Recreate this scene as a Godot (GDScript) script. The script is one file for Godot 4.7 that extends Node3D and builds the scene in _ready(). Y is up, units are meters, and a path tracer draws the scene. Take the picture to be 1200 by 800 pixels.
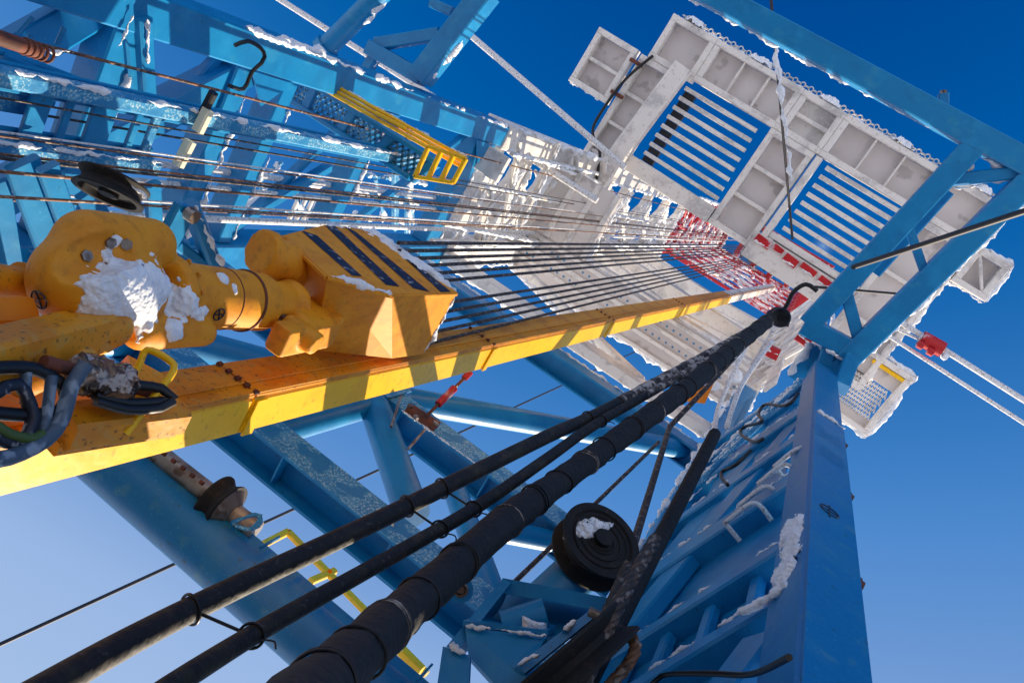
extends Node3D
# A drilling mast seen from the rig floor, looking almost straight up.
# Plan axes: a = world +X, b = world -Z, h = height above the eye (world y - EYE).

const EYE := 10.7
const FPX := 933.0
const AX := Vector3(1, 0, 0)
const BX := Vector3(0, 0, -1)
const UP := Vector3(0, 1, 0)
var cam_r: Vector3
var cam_d: Vector3
var cam_f: Vector3
var rng := RandomNumberGenerator.new()
var nz := FastNoiseLite.new()
var M := {}
var used := {}

# ---------------------------------------------------------------- setup of view and light
func _ready():
	rng.seed = 7
	nz.seed = 3; nz.frequency = 1.0; nz.noise_type = FastNoiseLite.TYPE_SIMPLEX
	setup_view()
	setup_sky()
	make_materials()
	build_ground()
	build_blue_mast()
	build_white_mast()
	build_crown()
	build_racking_platform()
	build_tube_frame()
	build_inner_frame()
	build_walkway()
	build_guide_beam()
	build_block_and_hook()
	build_hoses()
	build_ropes()
	build_sheaves()
	build_details()

func setup_view():
	var z := Vector3(965.0 - 600.0, 288.0 - 400.0, FPX).normalized()
	var t := deg_to_rad(30.0)
	var v := Vector3(cos(t), sin(t), 0)
	var a := (v - z * v.dot(z)).normalized()
	var b := z.cross(a)
	cam_r = Vector3(a.x, z.x, -b.x); cam_d = Vector3(a.y, z.y, -b.y); cam_f = Vector3(a.z, z.z, -b.z)
	var cam := Camera3D.new(); cam.name = "camera"
	cam.fov = rad_to_deg(2.0 * atan(400.0 / FPX)); cam.near = 0.05; cam.far = 4000.0
	cam.transform = Transform3D(Basis(cam_r, -cam_d, -cam_f), Vector3(0, EYE, 0))
	add_child(cam)

const EXPO := 1.6
const SUN_AZ := 56.0
const SUN_EL := 23.0
func sun_dir() -> Vector3:
	var az := deg_to_rad(SUN_AZ); var el := deg_to_rad(SUN_EL)
	return (AX * cos(az) + BX * sin(az)) * cos(el) + UP * sin(el)

func setup_sky():
	var env := Environment.new()
	env.background_mode = Environment.BG_SKY
	env.tonemap_mode = Environment.TONE_MAPPER_LINEAR
	env.tonemap_exposure = EXPO
	env.sdfgi_enabled = true; env.ssao_enabled = true; env.ssil_enabled = true
	var w := 512; var h := 256
	var img := Image.create(w, h, false, Image.FORMAT_RGBF)
	var s := sun_dir()
	var ramp := [Color8(0, 66, 143), Color8(0, 92, 168), Color8(36, 109, 182), Color8(80, 138, 206), Color8(112, 154, 212), Color8(152, 182, 227), Color8(176, 202, 236)]
	var stops := [0.0, 0.2, 0.35, 0.6, 0.8, 1.0, 1.4]
	for y in h:
		var th := PI * (y + 0.5) / h
		for x in w:
			var ph := TAU * (x + 0.5) / w
			# Godot panorama: u = atan2(x, -z) / TAU + 0.5
			var d := Vector3(sin(th) * sin(ph), cos(th), -sin(th) * cos(ph))
			var cg := d.dot(s)
			var m: float = clampf(-0.12 + 1.6 * (1.0 - maxf(d.y, 0.0)) + 0.85 * cg + 0.15 * cg * cg, 0.0, 1.399)
			var k := 0
			while m > stops[k + 1]: k += 1
			var c: Color = ramp[k].lerp(ramp[k + 1], (m - stops[k]) / (stops[k + 1] - stops[k])).srgb_to_linear()
			c = Color(c.r / EXPO, c.g / EXPO, c.b / EXPO)
			img.set_pixel(x, y, c)
	var sm := PanoramaSkyMaterial.new(); sm.panorama = ImageTexture.create_from_image(img)
	var sky := Sky.new(); sky.sky_material = sm
	env.sky = sky
	var we := WorldEnvironment.new(); we.name = "world_environment"; we.environment = env
	add_child(we)
	var sun := DirectionalLight3D.new(); sun.name = "sun"
	sun.light_energy = 1.6; sun.light_color = Color(1.0, 0.93, 0.82); sun.light_angular_distance = 0.5
	sun.shadow_enabled = true
	add_child(sun)
	sun.look_at_from_position(Vector3(0, 50, 0), Vector3(0, 50, 0) - s, UP)

# ---------------------------------------------------------------- where a ray through the lens meets a known plane
func ray(x: float, y: float) -> Vector3:
	return (cam_r * (x - 600.0) + cam_d * (y - 400.0) + cam_f * FPX).normalized()
func W(a: float, b: float, h: float) -> Vector3:
	return Vector3(a, EYE + h, -b)
func Ph(x, y, h) -> Vector3:
	var d := ray(x, y); return Vector3(0, EYE, 0) + d * (h / d.y)
func Pa(x, y, a) -> Vector3:
	var d := ray(x, y); return Vector3(0, EYE, 0) + d * (a / d.x)
func Pb(x, y, b) -> Vector3:
	var d := ray(x, y); return Vector3(0, EYE, 0) + d * (-b / d.z)
func Pd(x, y, dist) -> Vector3:
	return Vector3(0, EYE, 0) + ray(x, y) * dist
# the side panel of the mast between the rear leg and the column
func Pr(x, y, off = 0.0) -> Vector3:
	var n := Vector3(1.5, 0, -0.5).normalized()   # normal of the line (0.25, 2.7) -> (0.75, 1.2) in plan
	var d := ray(x, y)
	var k: float = n.dot(Vector3(0.25, 0, -2.7)) + off
	return Vector3(0, EYE, 0) + d * (k / n.dot(d))

# ---------------------------------------------------------------- nodes
func numbered(called: String) -> String:
	if not used.has(called):
		used[called] = 0
		return called
	used[called] += 1
	return "%s_%03d" % [called, used[called]]
func thing(called, label, category, base: Vector3, group = "") -> Node3D:
	var o := Node3D.new(); o.name = numbered(called); add_child(o)
	o.position = base; o.set_meta("label", label); o.set_meta("category", category)
	if group: o.set_meta("group", group)
	return o
func tag(o, label, category, group = ""):
	o.set_meta("label", label); o.set_meta("category", category)
	if group: o.set_meta("group", group)
	return o
func S() -> SurfaceTool:
	var st := SurfaceTool.new(); st.begin(Mesh.PRIMITIVE_TRIANGLES); return st
func put(st: SurfaceTool, called: String, mat, parent = null) -> MeshInstance3D:
	var mi := MeshInstance3D.new()
	mi.mesh = st.commit(); mi.material_override = mat
	mi.cast_shadow = GeometryInstance3D.SHADOW_CASTING_SETTING_ON
	if parent == null:
		mi.name = numbered(called); add_child(mi)
	else:
		mi.name = called; parent.add_child(mi, true)
		if parent is Node3D and parent.get_parent() == self and not (parent is MeshInstance3D):
			mi.position = -parent.position
	return mi

# ---------------------------------------------------------------- shapes
func tri(st, a: Vector3, b: Vector3, c: Vector3, na: Vector3, nb: Vector3, nc: Vector3):
	if (c - a).cross(b - a).dot(na + nb + nc) < 0.0:   # keep the winding and the normal on one side
		st.set_normal(na); st.add_vertex(a); st.set_normal(nc); st.add_vertex(c); st.set_normal(nb); st.add_vertex(b)
		return
	st.set_normal(na); st.add_vertex(a); st.set_normal(nb); st.add_vertex(b); st.set_normal(nc); st.add_vertex(c)
func flat(st, a: Vector3, b: Vector3, c: Vector3):
	var n := (c - a).cross(b - a).normalized()
	tri(st, a, b, c, n, n, n)
func quad(st, a, b, c, d):
	flat(st, a, b, c); flat(st, a, c, d)
func frame_of(p: Vector3, q: Vector3, ref: Vector3) -> Array:
	var z := (q - p).normalized()
	var x := ref - z * ref.dot(z)
	if x.length() < 0.05:
		x = (UP - z * UP.dot(z)) if absf(z.y) < 0.9 else (BX - z * BX.dot(z))
	x = x.normalized()
	return [x, z.cross(x).normalized(), z]
func extrude(st, p: Vector3, q: Vector3, ref: Vector3, prof: Array, smooth = false):
	var f := frame_of(p, q, ref)
	var n := prof.size()
	var lo := []; var hi := []; var nn := []
	for k in n:
		var o: Vector3 = f[0] * prof[k].x + f[1] * prof[k].y
		lo.append(p + o); hi.append(q + o)
		nn.append(o.normalized())
	for k in n:
		var j: int = (k + 1) % n
		if smooth:
			tri(st, lo[k], hi[k], hi[j], nn[k], nn[k], nn[j]); tri(st, lo[k], hi[j], lo[j], nn[k], nn[j], nn[j])
		else:
			var e: Vector2 = prof[j] - prof[k]
			var nv: Vector3 = (f[0] * e.y - f[1] * e.x).normalized()
			tri(st, lo[k], hi[k], hi[j], nv, nv, nv); tri(st, lo[k], hi[j], lo[j], nv, nv, nv)
	var pv := PackedVector2Array(prof)
	var idx := Geometry2D.triangulate_polygon(pv)
	for i in range(0, idx.size(), 3):
		tri(st, lo[idx[i]], lo[idx[i + 1]], lo[idx[i + 2]], -f[2], -f[2], -f[2])
		tri(st, hi[idx[i]], hi[idx[i + 1]], hi[idx[i + 2]], f[2], f[2], f[2])
func rect_prof(w: float, d: float, c := -1.0) -> Array:
	var x := w / 2; var y := d / 2
	if c < 0: c = minf(0.014, minf(w, d) * 0.2)
	return [Vector2(x, -y + c), Vector2(x, y - c), Vector2(x - c, y), Vector2(-x + c, y), Vector2(-x, y - c), Vector2(-x, -y + c), Vector2(-x + c, -y), Vector2(x - c, -y)]
func h_prof(w: float, d: float, t: float) -> Array:   # flanges lie across x = +-w/2, the web joins them
	var x := w / 2; var y := d / 2
	return [Vector2(x, -y), Vector2(x, y), Vector2(x - t, y), Vector2(x - t, t / 2), Vector2(-x + t, t / 2), Vector2(-x + t, y), Vector2(-x, y), Vector2(-x, -y), Vector2(-x + t, -y), Vector2(-x + t, -t / 2), Vector2(x - t, -t / 2), Vector2(x - t, -y)]
func round_prof(r: float, n := 20) -> Array:
	var o := []
	for k in n: o.append(Vector2(cos(TAU * k / n), sin(TAU * k / n)) * r)
	return o
func box(st, p, q, w, d, ref = AX): extrude(st, p, q, ref, rect_prof(w, d))
func tube1(st, p, q, r, n = 20): extrude(st, p, q, AX, round_prof(r, n), true)
func bm(parent, called, mat, p, q, w, d, ref = AX):
	var st := S(); box(st, p, q, w, d, ref); return put(st, called, mat, parent)
func hb(parent, called, mat, p, q, w, d, t, ref = AX):
	var st := S(); extrude(st, p, q, ref, h_prof(w, d, t)); return put(st, called, mat, parent)
func tb(parent, called, mat, p, q, r, n = 20):
	var st := S(); tube1(st, p, q, r, n); return put(st, called, mat, parent)
func smooth_path(pts: Array, step: float) -> Array:   # Catmull-Rom
	var out := []
	for i in pts.size() - 1:
		var p0: Vector3 = pts[maxi(i - 1, 0)]; var p1: Vector3 = pts[i]; var p2: Vector3 = pts[i + 1]; var p3: Vector3 = pts[mini(i + 2, pts.size() - 1)]
		var n: int = clampi(int(p1.distance_to(p2) / step), 1, 200)
		for k in n:
			var t := float(k) / n
			out.append(0.5 * (2.0 * p1 + (p2 - p0) * t + (2.0 * p0 - 5.0 * p1 + 4.0 * p2 - p3) * t * t + (3.0 * p1 - p0 - 3.0 * p2 + p3) * t * t * t))
	out.append(pts[-1])
	return out
func sweep(st, path: Array, rad, n := 12, closed := false):
	# rad: a number, or a Callable(i, n_i, k, n_k) -> radius
	var f := frame_of(path[0], path[1], AX)
	var x: Vector3 = f[0]
	var rings := []; var norms := []
	var cnt := path.size()
	for i in cnt:
		var z: Vector3
		if closed: z = path[(i + 1) % cnt] - path[(i - 1 + cnt) % cnt]
		else: z = path[mini(i + 1, cnt - 1)] - path[maxi(i - 1, 0)]
		z = z.normalized()
		x = (x - z * x.dot(z)).normalized()
		var y := z.cross(x)
		var r := []; var nn := []
		for k in n:
			var o := x * cos(TAU * k / n) + y * sin(TAU * k / n)
			var rr: float = rad.call(i, cnt, k, n) if rad is Callable else rad
			r.append(path[i] + o * rr); nn.append(o)
		rings.append(r); norms.append(nn)
	for i in (cnt if closed else cnt - 1):
		var j: int = (i + 1) % cnt
		for k in n:
			var l: int = (k + 1) % n
			tri(st, rings[i][k], rings[j][k], rings[j][l], norms[i][k], norms[j][k], norms[j][l])
			tri(st, rings[i][k], rings[j][l], rings[i][l], norms[i][k], norms[j][l], norms[i][l])
	if not closed:
		for e in [[0, -1.0], [cnt - 1, 1.0]]:
			for k in range(1, n - 1):
				flat(st, rings[e[0]][0], rings[e[0]][k], rings[e[0]][k + 1])
func hose(parent, called, mat, pts, r, step = 0.08, n = 12):
	var st := S(); sweep(st, smooth_path(pts, step), r, n); return put(st, called, mat, parent)
func ring(st, c: Vector3, axis: Vector3, rmaj: float, rmin: float, n := 28, m := 8):
	var f := frame_of(c, c + axis, AX)
	var path := []
	for k in n: path.append(c + (f[0] * cos(TAU * k / n) + f[1] * sin(TAU * k / n)) * rmaj)
	sweep(st, path, rmin, m, true)
func lathe(st, c: Vector3, axis: Vector3, prof: Array, n := 40):   # prof: [radius, along]
	var f := frame_of(c, c + axis, AX)
	for i in prof.size() - 1:
		var p: Vector2 = prof[i]; var q: Vector2 = prof[i + 1]
		var e := q - p
		if e.length() < 1e-5: continue
		var nr := Vector2(e.y, -e.x).normalized()
		for k in n:
			var a0 := TAU * k / n; var a1 := TAU * (k + 1) / n
			var o0: Vector3 = f[0] * cos(a0) + f[1] * sin(a0); var o1: Vector3 = f[0] * cos(a1) + f[1] * sin(a1)
			var n0: Vector3 = o0 * nr.x + f[2] * nr.y; var n1: Vector3 = o1 * nr.x + f[2] * nr.y
			var v00: Vector3 = c + o0 * p.x + f[2] * p.y; var v01: Vector3 = c + o1 * p.x + f[2] * p.y
			var v10: Vector3 = c + o0 * q.x + f[2] * q.y; var v11: Vector3 = c + o1 * q.x + f[2] * q.y
			tri(st, v00, v10, v11, n0, n0, n1); tri(st, v00, v11, v01, n0, n1, n1)
# crust of wind-blown snow along an edge: a lumpy bead with gaps
func rime(parent, p: Vector3, q: Vector3, r: float, gap := 0.35, n := 6, mat = null):
	var st := S(); rime_in(st, p, q, r, gap, n); return put(st, "snow", M.snow if mat == null else mat, parent)
func rime_in(st, p: Vector3, q: Vector3, r: float, gap := 0.35, n := 6):
	var len := p.distance_to(q)
	var cnt: int = clampi(int(len / (r * 0.8)), 6, 150)
	var path := []; var so := rng.randf() * 500.0
	var f := frame_of(p, q, AX)
	for i in cnt + 1:
		var t := float(i) / cnt
		var x := t * len / r
		path.append(p.lerp(q, t) + (f[0] * nz.get_noise_2d(x * 0.23 + so, 1.0) + f[1] * nz.get_noise_2d(x * 0.23 + so, 9.0)) * r * 0.6)
	sweep(st, path, func(i, _c, k, _n):
		var x: float = float(i) / cnt * len / r
		var v: float = 0.6 + 1.0 * nz.get_noise_2d(x * 0.09 + so, 33.0) + 0.45 * nz.get_noise_2d(x * 0.45 + so, 5.0 + k * 0.9)
		var g: float = nz.get_noise_2d(x * 0.05 + so, 77.0) * 0.5 + 0.5
		if g < gap: v *= maxf(0.0, 1.0 - (gap - g) * 9.0)
		if i == 0 or i == cnt: v = 0.0
		return maxf(v, 0.0) * r, n)
# a flat crust of snow on a face: grid over u, v, raised inside a ragged outline, sunk outside
func crust(st, o: Vector3, u: Vector3, v: Vector3, nrm: Vector3, thick: float, nu := 40, nv := 40, sd := 0.0, level := 0.0):
	var g := []
	for j in nv + 1:
		for i in nu + 1:
			var s := float(i) / nu; var t := float(j) / nv
			var e: float = minf(minf(s, 1.0 - s), minf(t, 1.0 - t)) * 2.0
			var x := s * u.length(); var y := t * v.length()
			var m: float = e * 1.3 - 0.55 - level + 0.75 * nz.get_noise_2d(x * 4.0 + sd, y * 4.0) + 0.4 * nz.get_noise_2d(x * 13.0 + sd, y * 13.0 + 7.0)
			var hh: float = clampf(m * 2.5, -0.6, 1.0) * thick + (0.3 * thick * nz.get_noise_2d(x * 40.0, y * 40.0 + sd) if m > 0.0 else 0.0)
			g.append(o + u * s + v * t + nrm * hh)
	var w := nu + 1
	for j in nv:
		for i in nu:
			quad(st, g[j * w + i], g[j * w + i + 1], g[(j + 1) * w + i + 1], g[(j + 1) * w + i])
func bolt(parent, c: Vector3, axis: Vector3, r: float, mat):
	var st := S()
	extrude(st, c, c + axis * r * 0.8, AX, round_prof(r, 6)); return put(st, "bolt", mat, parent)

# distance-field surfaces for cast bodies
func nets(st, lo: Vector3, hi: Vector3, cell: float, fn: Callable):
	var nx := int((hi.x - lo.x) / cell) + 1; var ny := int((hi.y - lo.y) / cell) + 1; var nzz := int((hi.z - lo.z) / cell) + 1
	var d := PackedFloat32Array(); d.resize(nx * ny * nzz)
	for k in nzz:
		for j in ny:
			for i in nx:
				d[(k * ny + j) * nx + i] = fn.call(lo + Vector3(i, j, k) * cell)
	var vid := {}; var vs := []; var ns := []
	for k in nzz - 1:
		for j in ny - 1:
			for i in nx - 1:
				var b := (k * ny + j) * nx + i
				var m := 0; var acc := Vector3.ZERO; var cnt := 0
				var c := [d[b], d[b + 1], d[b + nx], d[b + nx + 1], d[b + nx * ny], d[b + nx * ny + 1], d[b + nx * ny + nx], d[b + nx * ny + nx + 1]]
				for e in 8:
					if c[e] < 0.0: m |= 1 << e
				if m == 0 or m == 255: continue
				for e in 8:
					for ax in [1, 2, 4]:
						if e & ax: continue
						var o: int = e | ax
						if (c[e] < 0.0) != (c[o] < 0.0):
							var t: float = c[e] / (c[e] - c[o])
							var p0 := Vector3(e & 1, (e >> 1) & 1, (e >> 2) & 1); var p1 := Vector3(o & 1, (o >> 1) & 1, (o >> 2) & 1)
							acc += p0.lerp(p1, t); cnt += 1
				var g := Vector3(c[1] + c[3] + c[5] + c[7] - c[0] - c[2] - c[4] - c[6], c[2] + c[3] + c[6] + c[7] - c[0] - c[1] - c[4] - c[5], c[4] + c[5] + c[6] + c[7] - c[0] - c[1] - c[2] - c[3])
				vid[b] = vs.size(); vs.append(lo + (Vector3(i, j, k) + acc / cnt) * cell); ns.append(g.normalized())
	for k in range(1, nzz - 1):
		for j in range(1, ny - 1):
			for i in range(1, nx - 1):
				var b := (k * ny + j) * nx + i
				for ax in 3:
					var st1: int = [1, nx, nx * ny][ax]; var u: int = [nx, nx * ny, 1][ax]; var v: int = [nx * ny, 1, nx][ax]
					if (d[b] < 0.0) == (d[b + st1] < 0.0): continue
					var q := [b, b - u, b - u - v, b - v]
					if not (vid.has(q[0]) and vid.has(q[1]) and vid.has(q[2]) and vid.has(q[3])): continue
					var A: int = vid[q[0]]; var B: int = vid[q[1]]; var C: int = vid[q[2]]; var D: int = vid[q[3]]
					tri(st, vs[A], vs[B], vs[C], ns[A], ns[B], ns[C]); tri(st, vs[A], vs[C], vs[D], ns[A], ns[C], ns[D])
func sd_cap(p: Vector3, a: Vector3, b: Vector3, ra: float, rb: float) -> float:
	var ab := b - a
	var t := clampf((p - a).dot(ab) / ab.length_squared(), 0.0, 1.0)
	return p.distance_to(a + ab * t) - lerpf(ra, rb, t)
func sd_cyl(p: Vector3, a: Vector3, b: Vector3, r: float, e: float) -> float:
	var ab := (b - a); var l := ab.length(); ab /= l
	var y := (p - a).dot(ab); var x := (p - a - ab * y).length() - r + e
	var z := absf(y - l / 2) - l / 2 + e
	return minf(maxf(x, z), 0.0) + Vector2(maxf(x, 0), maxf(z, 0)).length() - e
func sd_box(p: Vector3, c: Vector3, h: Vector3, e: float) -> float:
	var q := (p - c).abs() - h + Vector3.ONE * e
	return q.max(Vector3.ZERO).length() + minf(maxf(q.x, maxf(q.y, q.z)), 0.0) - e
func smin(a: float, b: float, k: float) -> float:
	var h := clampf(0.5 + 0.5 * (b - a) / k, 0.0, 1.0)
	return lerpf(b, a, h) - k * h * (1.0 - h)

# ---------------------------------------------------------------- materials
func noise_img(sd: int, f: float, n: int, oct := 4) -> PackedByteArray:
	var fl := FastNoiseLite.new(); fl.seed = sd; fl.frequency = f; fl.noise_type = FastNoiseLite.TYPE_SIMPLEX_SMOOTH
	fl.fractal_octaves = oct
	var im := fl.get_seamless_image(n, n)
	im.convert(Image.FORMAT_L8)
	return im.get_data()
# layers: [colour, noise frequency, threshold 0..1, softness, strength]
func paint(base: Color, layers: Array, sd: int, n := 512) -> ImageTexture:
	var r := PackedFloat32Array(); var g := PackedFloat32Array(); var b := PackedFloat32Array()
	r.resize(n * n); g.resize(n * n); b.resize(n * n)
	r.fill(base.r); g.fill(base.g); b.fill(base.b)
	var k := 0
	for L in layers:
		var d := noise_img(sd + k * 13, L[1], n, 4); k += 1
		var c: Color = L[0]; var lo: float = L[2] * 255.0; var inv: float = 1.0 / (L[3] * 255.0); var s: float = L[4]
		for i in n * n:
			var t := (d[i] - lo) * inv
			if t <= 0.0: continue
			t = minf(t, 1.0) * s
			r[i] += (c.r - r[i]) * t; g[i] += (c.g - g[i]) * t; b[i] += (c.b - b[i]) * t
	var out := PackedByteArray(); out.resize(n * n * 3)
	for i in n * n:
		out[i * 3] = int(r[i] * 255.0); out[i * 3 + 1] = int(g[i] * 255.0); out[i * 3 + 2] = int(b[i] * 255.0)
	return ImageTexture.create_from_image(Image.create_from_data(n, n, false, Image.FORMAT_RGB8, out))
func grey(sd: int, f: float, lo: float, hi: float, n := 256) -> ImageTexture:
	var d := noise_img(sd, f, n, 5)
	var out := PackedByteArray(); out.resize(n * n)
	for i in n * n: out[i] = int(lerpf(lo, hi, d[i] / 255.0) * 255.0)
	return ImageTexture.create_from_image(Image.create_from_data(n, n, false, Image.FORMAT_L8, out))
func mat(tex, rough: float, scale := 0.6, metal := 0.0, bump = null, bs := 0.0) -> StandardMaterial3D:
	var m := StandardMaterial3D.new()
	if tex is Color: m.albedo_color = tex
	else: m.albedo_texture = tex
	m.roughness = rough; m.metallic = metal
	m.uv1_triplanar = true; m.uv1_world_triplanar = true; m.uv1_scale = Vector3.ONE * scale
	m.uv1_triplanar_sharpness = 4.0
	if bump != null:
		m.heightmap_enabled = true; m.heightmap_texture = bump; m.heightmap_scale = bs
	return m
func make_materials():
	var fine := grey(91, 0.06, 0.0, 1.0)
	var rust := Color8(92, 58, 40); var frost := Color8(205, 216, 226)
	M.blue = mat(paint(Color8(2, 124, 180), [[Color8(0, 108, 164), 0.006, 0.5, 0.3, 0.6], [Color8(36, 142, 196), 0.012, 0.55, 0.25, 0.4], [Color8(96, 150, 180), 0.012, 0.74, 0.12, 0.3], [frost, 0.2, 0.8, 0.05, 0.4], [rust, 0.08, 0.86, 0.04, 0.5]], 10), 0.4, 0.5, 0.0, fine, 0.12)
	M.blue_frost = mat(paint(Color8(28, 130, 184), [[Color8(70, 156, 198), 0.012, 0.45, 0.2, 0.7], [frost, 0.1, 0.56, 0.12, 0.6], [Color8(232, 226, 214), 0.16, 0.64, 0.08, 0.75], [Color8(150, 110, 80), 0.12, 0.76, 0.05, 0.5], [Color8(22, 122, 178), 0.012, 0.5, 0.12, 0.85]], 40), 0.6, 0.7, 0.0, fine, 0.3)
	M.blue_scuff = mat(paint(Color8(8, 112, 172), [[Color8(60, 126, 168), 0.008, 0.52, 0.25, 0.4], [Color8(130, 146, 160), 0.02, 0.68, 0.15, 0.35], [rust, 0.05, 0.82, 0.05, 0.45], [frost, 0.2, 0.8, 0.05, 0.4]], 80), 0.42, 0.5, 0.0, fine, 0.12)
	M.white = mat(paint(Color8(226, 220, 213), [[Color8(182, 178, 176), 0.006, 0.5, 0.25, 0.8], [Color8(160, 148, 138), 0.04, 0.66, 0.15, 0.3], [Color8(228, 226, 222), 0.06, 0.6, 0.12, 0.5], [rust, 0.08, 0.82, 0.04, 0.4]], 100), 0.6, 0.35, 0.0, fine, 0.2)
	M.panel = mat(paint(Color8(216, 208, 203), [[Color8(202, 193, 189), 0.004, 0.45, 0.3, 0.9], [Color8(140, 132, 128), 0.02, 0.72, 0.08, 0.4]], 120, 256), 0.7, 0.25)
	M.red = mat(paint(Color8(186, 18, 26), [[Color8(150, 8, 18), 0.01, 0.5, 0.25, 0.7], [frost, 0.03, 0.62, 0.08, 0.8]], 140, 256), 0.5, 0.25)
	M.yellow = mat(paint(Color8(228, 148, 4), [[Color8(212, 128, 4), 0.008, 0.48, 0.25, 0.6], [Color8(232, 160, 40), 0.03, 0.6, 0.15, 0.35], [Color8(168, 104, 30), 0.03, 0.64, 0.15, 0.35], [Color8(90, 62, 34), 0.14, 0.8, 0.05, 0.5]], 160), 0.62, 0.8, 0.0, fine, 0.12)
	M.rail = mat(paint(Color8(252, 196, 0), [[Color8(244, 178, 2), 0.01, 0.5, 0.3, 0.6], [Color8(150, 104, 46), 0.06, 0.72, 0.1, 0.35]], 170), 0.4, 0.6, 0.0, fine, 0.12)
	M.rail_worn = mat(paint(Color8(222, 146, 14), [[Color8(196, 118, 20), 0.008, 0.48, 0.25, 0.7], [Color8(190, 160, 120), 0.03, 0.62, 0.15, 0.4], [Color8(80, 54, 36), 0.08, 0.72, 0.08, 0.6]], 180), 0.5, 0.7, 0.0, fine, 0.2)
	M.orange = mat(paint(Color8(236, 134, 12), [[Color8(210, 112, 12), 0.01, 0.5, 0.3, 0.6]], 190, 256), 0.5)
	M.navy = mat(paint(Color8(24, 28, 44), [[Color8(48, 52, 68), 0.02, 0.55, 0.2, 0.6], [Color8(200, 196, 190), 0.05, 0.7, 0.06, 0.7]], 200, 256), 0.5, 1.2)
	M.dull_steel = mat(Color8(96, 92, 90), 0.45, 1.0, 0.4)
	M.rubber = mat(paint(Color8(15, 14, 15), [[Color8(30, 27, 27), 0.02, 0.5, 0.3, 0.7], [Color8(64, 54, 46), 0.1, 0.72, 0.1, 0.5]], 210, 256), 0.75, 1.5, 0.0, fine, 0.4)
	M.hose = mat(paint(Color8(20, 18, 18), [[Color8(58, 52, 30), 0.01, 0.56, 0.2, 0.6], [Color8(70, 48, 34), 0.016, 0.64, 0.15, 0.5], [Color8(110, 102, 92), 0.12, 0.74, 0.08, 0.5]], 220, 256), 0.7, 1.2, 0.0, fine, 0.4)
	M.frosty_hose = mat(paint(Color8(70, 62, 56), [[Color8(180, 172, 166), 0.02, 0.46, 0.12, 0.9], [Color8(24, 22, 22), 0.03, 0.6, 0.06, 0.9]], 230, 256), 0.7, 1.2)
	M.rope = mat(paint(Color8(46, 40, 38), [[Color8(96, 70, 50), 0.02, 0.55, 0.15, 0.7], [Color8(150, 140, 134), 0.05, 0.62, 0.1, 0.7]], 240, 256), 0.6, 1.4)
	M.rust_rope = mat(paint(Color8(128, 84, 54), [[Color8(60, 42, 34), 0.02, 0.5, 0.15, 0.8], [Color8(200, 180, 160), 0.05, 0.62, 0.1, 0.7]], 250, 256), 0.6, 1.2)
	M.ice_rope = mat(paint(Color8(218, 218, 220), [[Color8(150, 138, 130), 0.08, 0.62, 0.1, 0.7]], 260, 256), 0.7, 1.0)
	M.black = mat(Color8(20, 20, 22), 0.45)
	M.sheave = mat(paint(Color8(17, 16, 17), [[Color8(34, 30, 29), 0.01, 0.52, 0.2, 0.7], [Color8(90, 60, 44), 0.06, 0.7, 0.08, 0.5]], 270, 256), 0.8, 1.5)
	M.steel = mat(paint(Color8(160, 150, 142), [[Color8(110, 92, 80), 0.015, 0.5, 0.2, 0.7], [Color8(84, 56, 40), 0.03, 0.62, 0.1, 0.7]], 280, 256), 0.42, 0.9, 0.5)
	M.rust = mat(paint(Color8(110, 58, 40), [[Color8(70, 40, 32), 0.02, 0.5, 0.15, 0.8]], 290, 256), 0.75, 1.5)
	M.cream = mat(Color8(226, 222, 196), 0.5)
	M.brown_wrap = mat(paint(Color8(120, 84, 56), [[Color8(44, 34, 32), 0.012, 0.5, 0.1, 0.9], [Color8(206, 196, 190), 0.02, 0.62, 0.06, 0.8]], 300, 256), 0.22, 2.0)
	M.cable_blue = mat(paint(Color8(70, 88, 108), [[Color8(150, 164, 178), 0.03, 0.58, 0.1, 0.8]], 310, 256), 0.5, 1.5)
	M.cable_green = mat(Color8(70, 92, 40), 0.5)
	M.tie = mat(Color8(34, 34, 38), 0.4, 1.0, 0.4)
	M.wire = mat(Color8(52, 50, 54), 0.5, 1.0, 0.3)
	M.snow = mat(paint(Color8(238, 240, 244), [[Color8(218, 222, 230), 0.03, 0.5, 0.2, 0.8]], 320, 256), 0.75, 1.2, 0.0, grey(95, 0.12, 0.0, 1.0), 0.8)
	M.deck = mat(paint(Color8(72, 74, 78), [[Color8(190, 192, 196), 0.01, 0.62, 0.1, 0.8]], 330, 256), 0.7, 0.2)

# ---------------------------------------------------------------- ground and rig floor (below the eye)
func build_ground():
	var st := S()
	quad(st, Vector3(-1500, 0, -1500), Vector3(1500, 0, -1500), Vector3(1500, 0, 1500), Vector3(-1500, 0, 1500))
	var g := put(st, "ground", M.snow); g.set_meta("kind", "structure"); tag(g, "snow covered ground far below the rig floor", "ground")
	st = S()
	box(st, W(-9, 1.5, -1.86), W(7, 1.5, -1.86), 0.3, 14.0, UP)
	for x in [-8.0, -1.5, 6.0]:
		for z in [-4.5, 7.5]: box(st, Vector3(x, -0.02, -z), Vector3(x, EYE - 2.0, -z), 0.5, 0.5)
	var f := put(st, "floor", M.deck); f.set_meta("kind", "structure"); tag(f, "steel rig floor dusted with snow, below the mast", "floor")

const L1 := Vector2(-4.4, 0.84)
const L2 := Vector2(-4.4, 2.7)
const L3 := Vector2(0.25, 2.7)
const L4 := Vector2(0.75, 1.2)
func LV(l: Vector2, h: float) -> Vector3: return W(l.x, l.y, h)
const HF := -1.7

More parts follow.
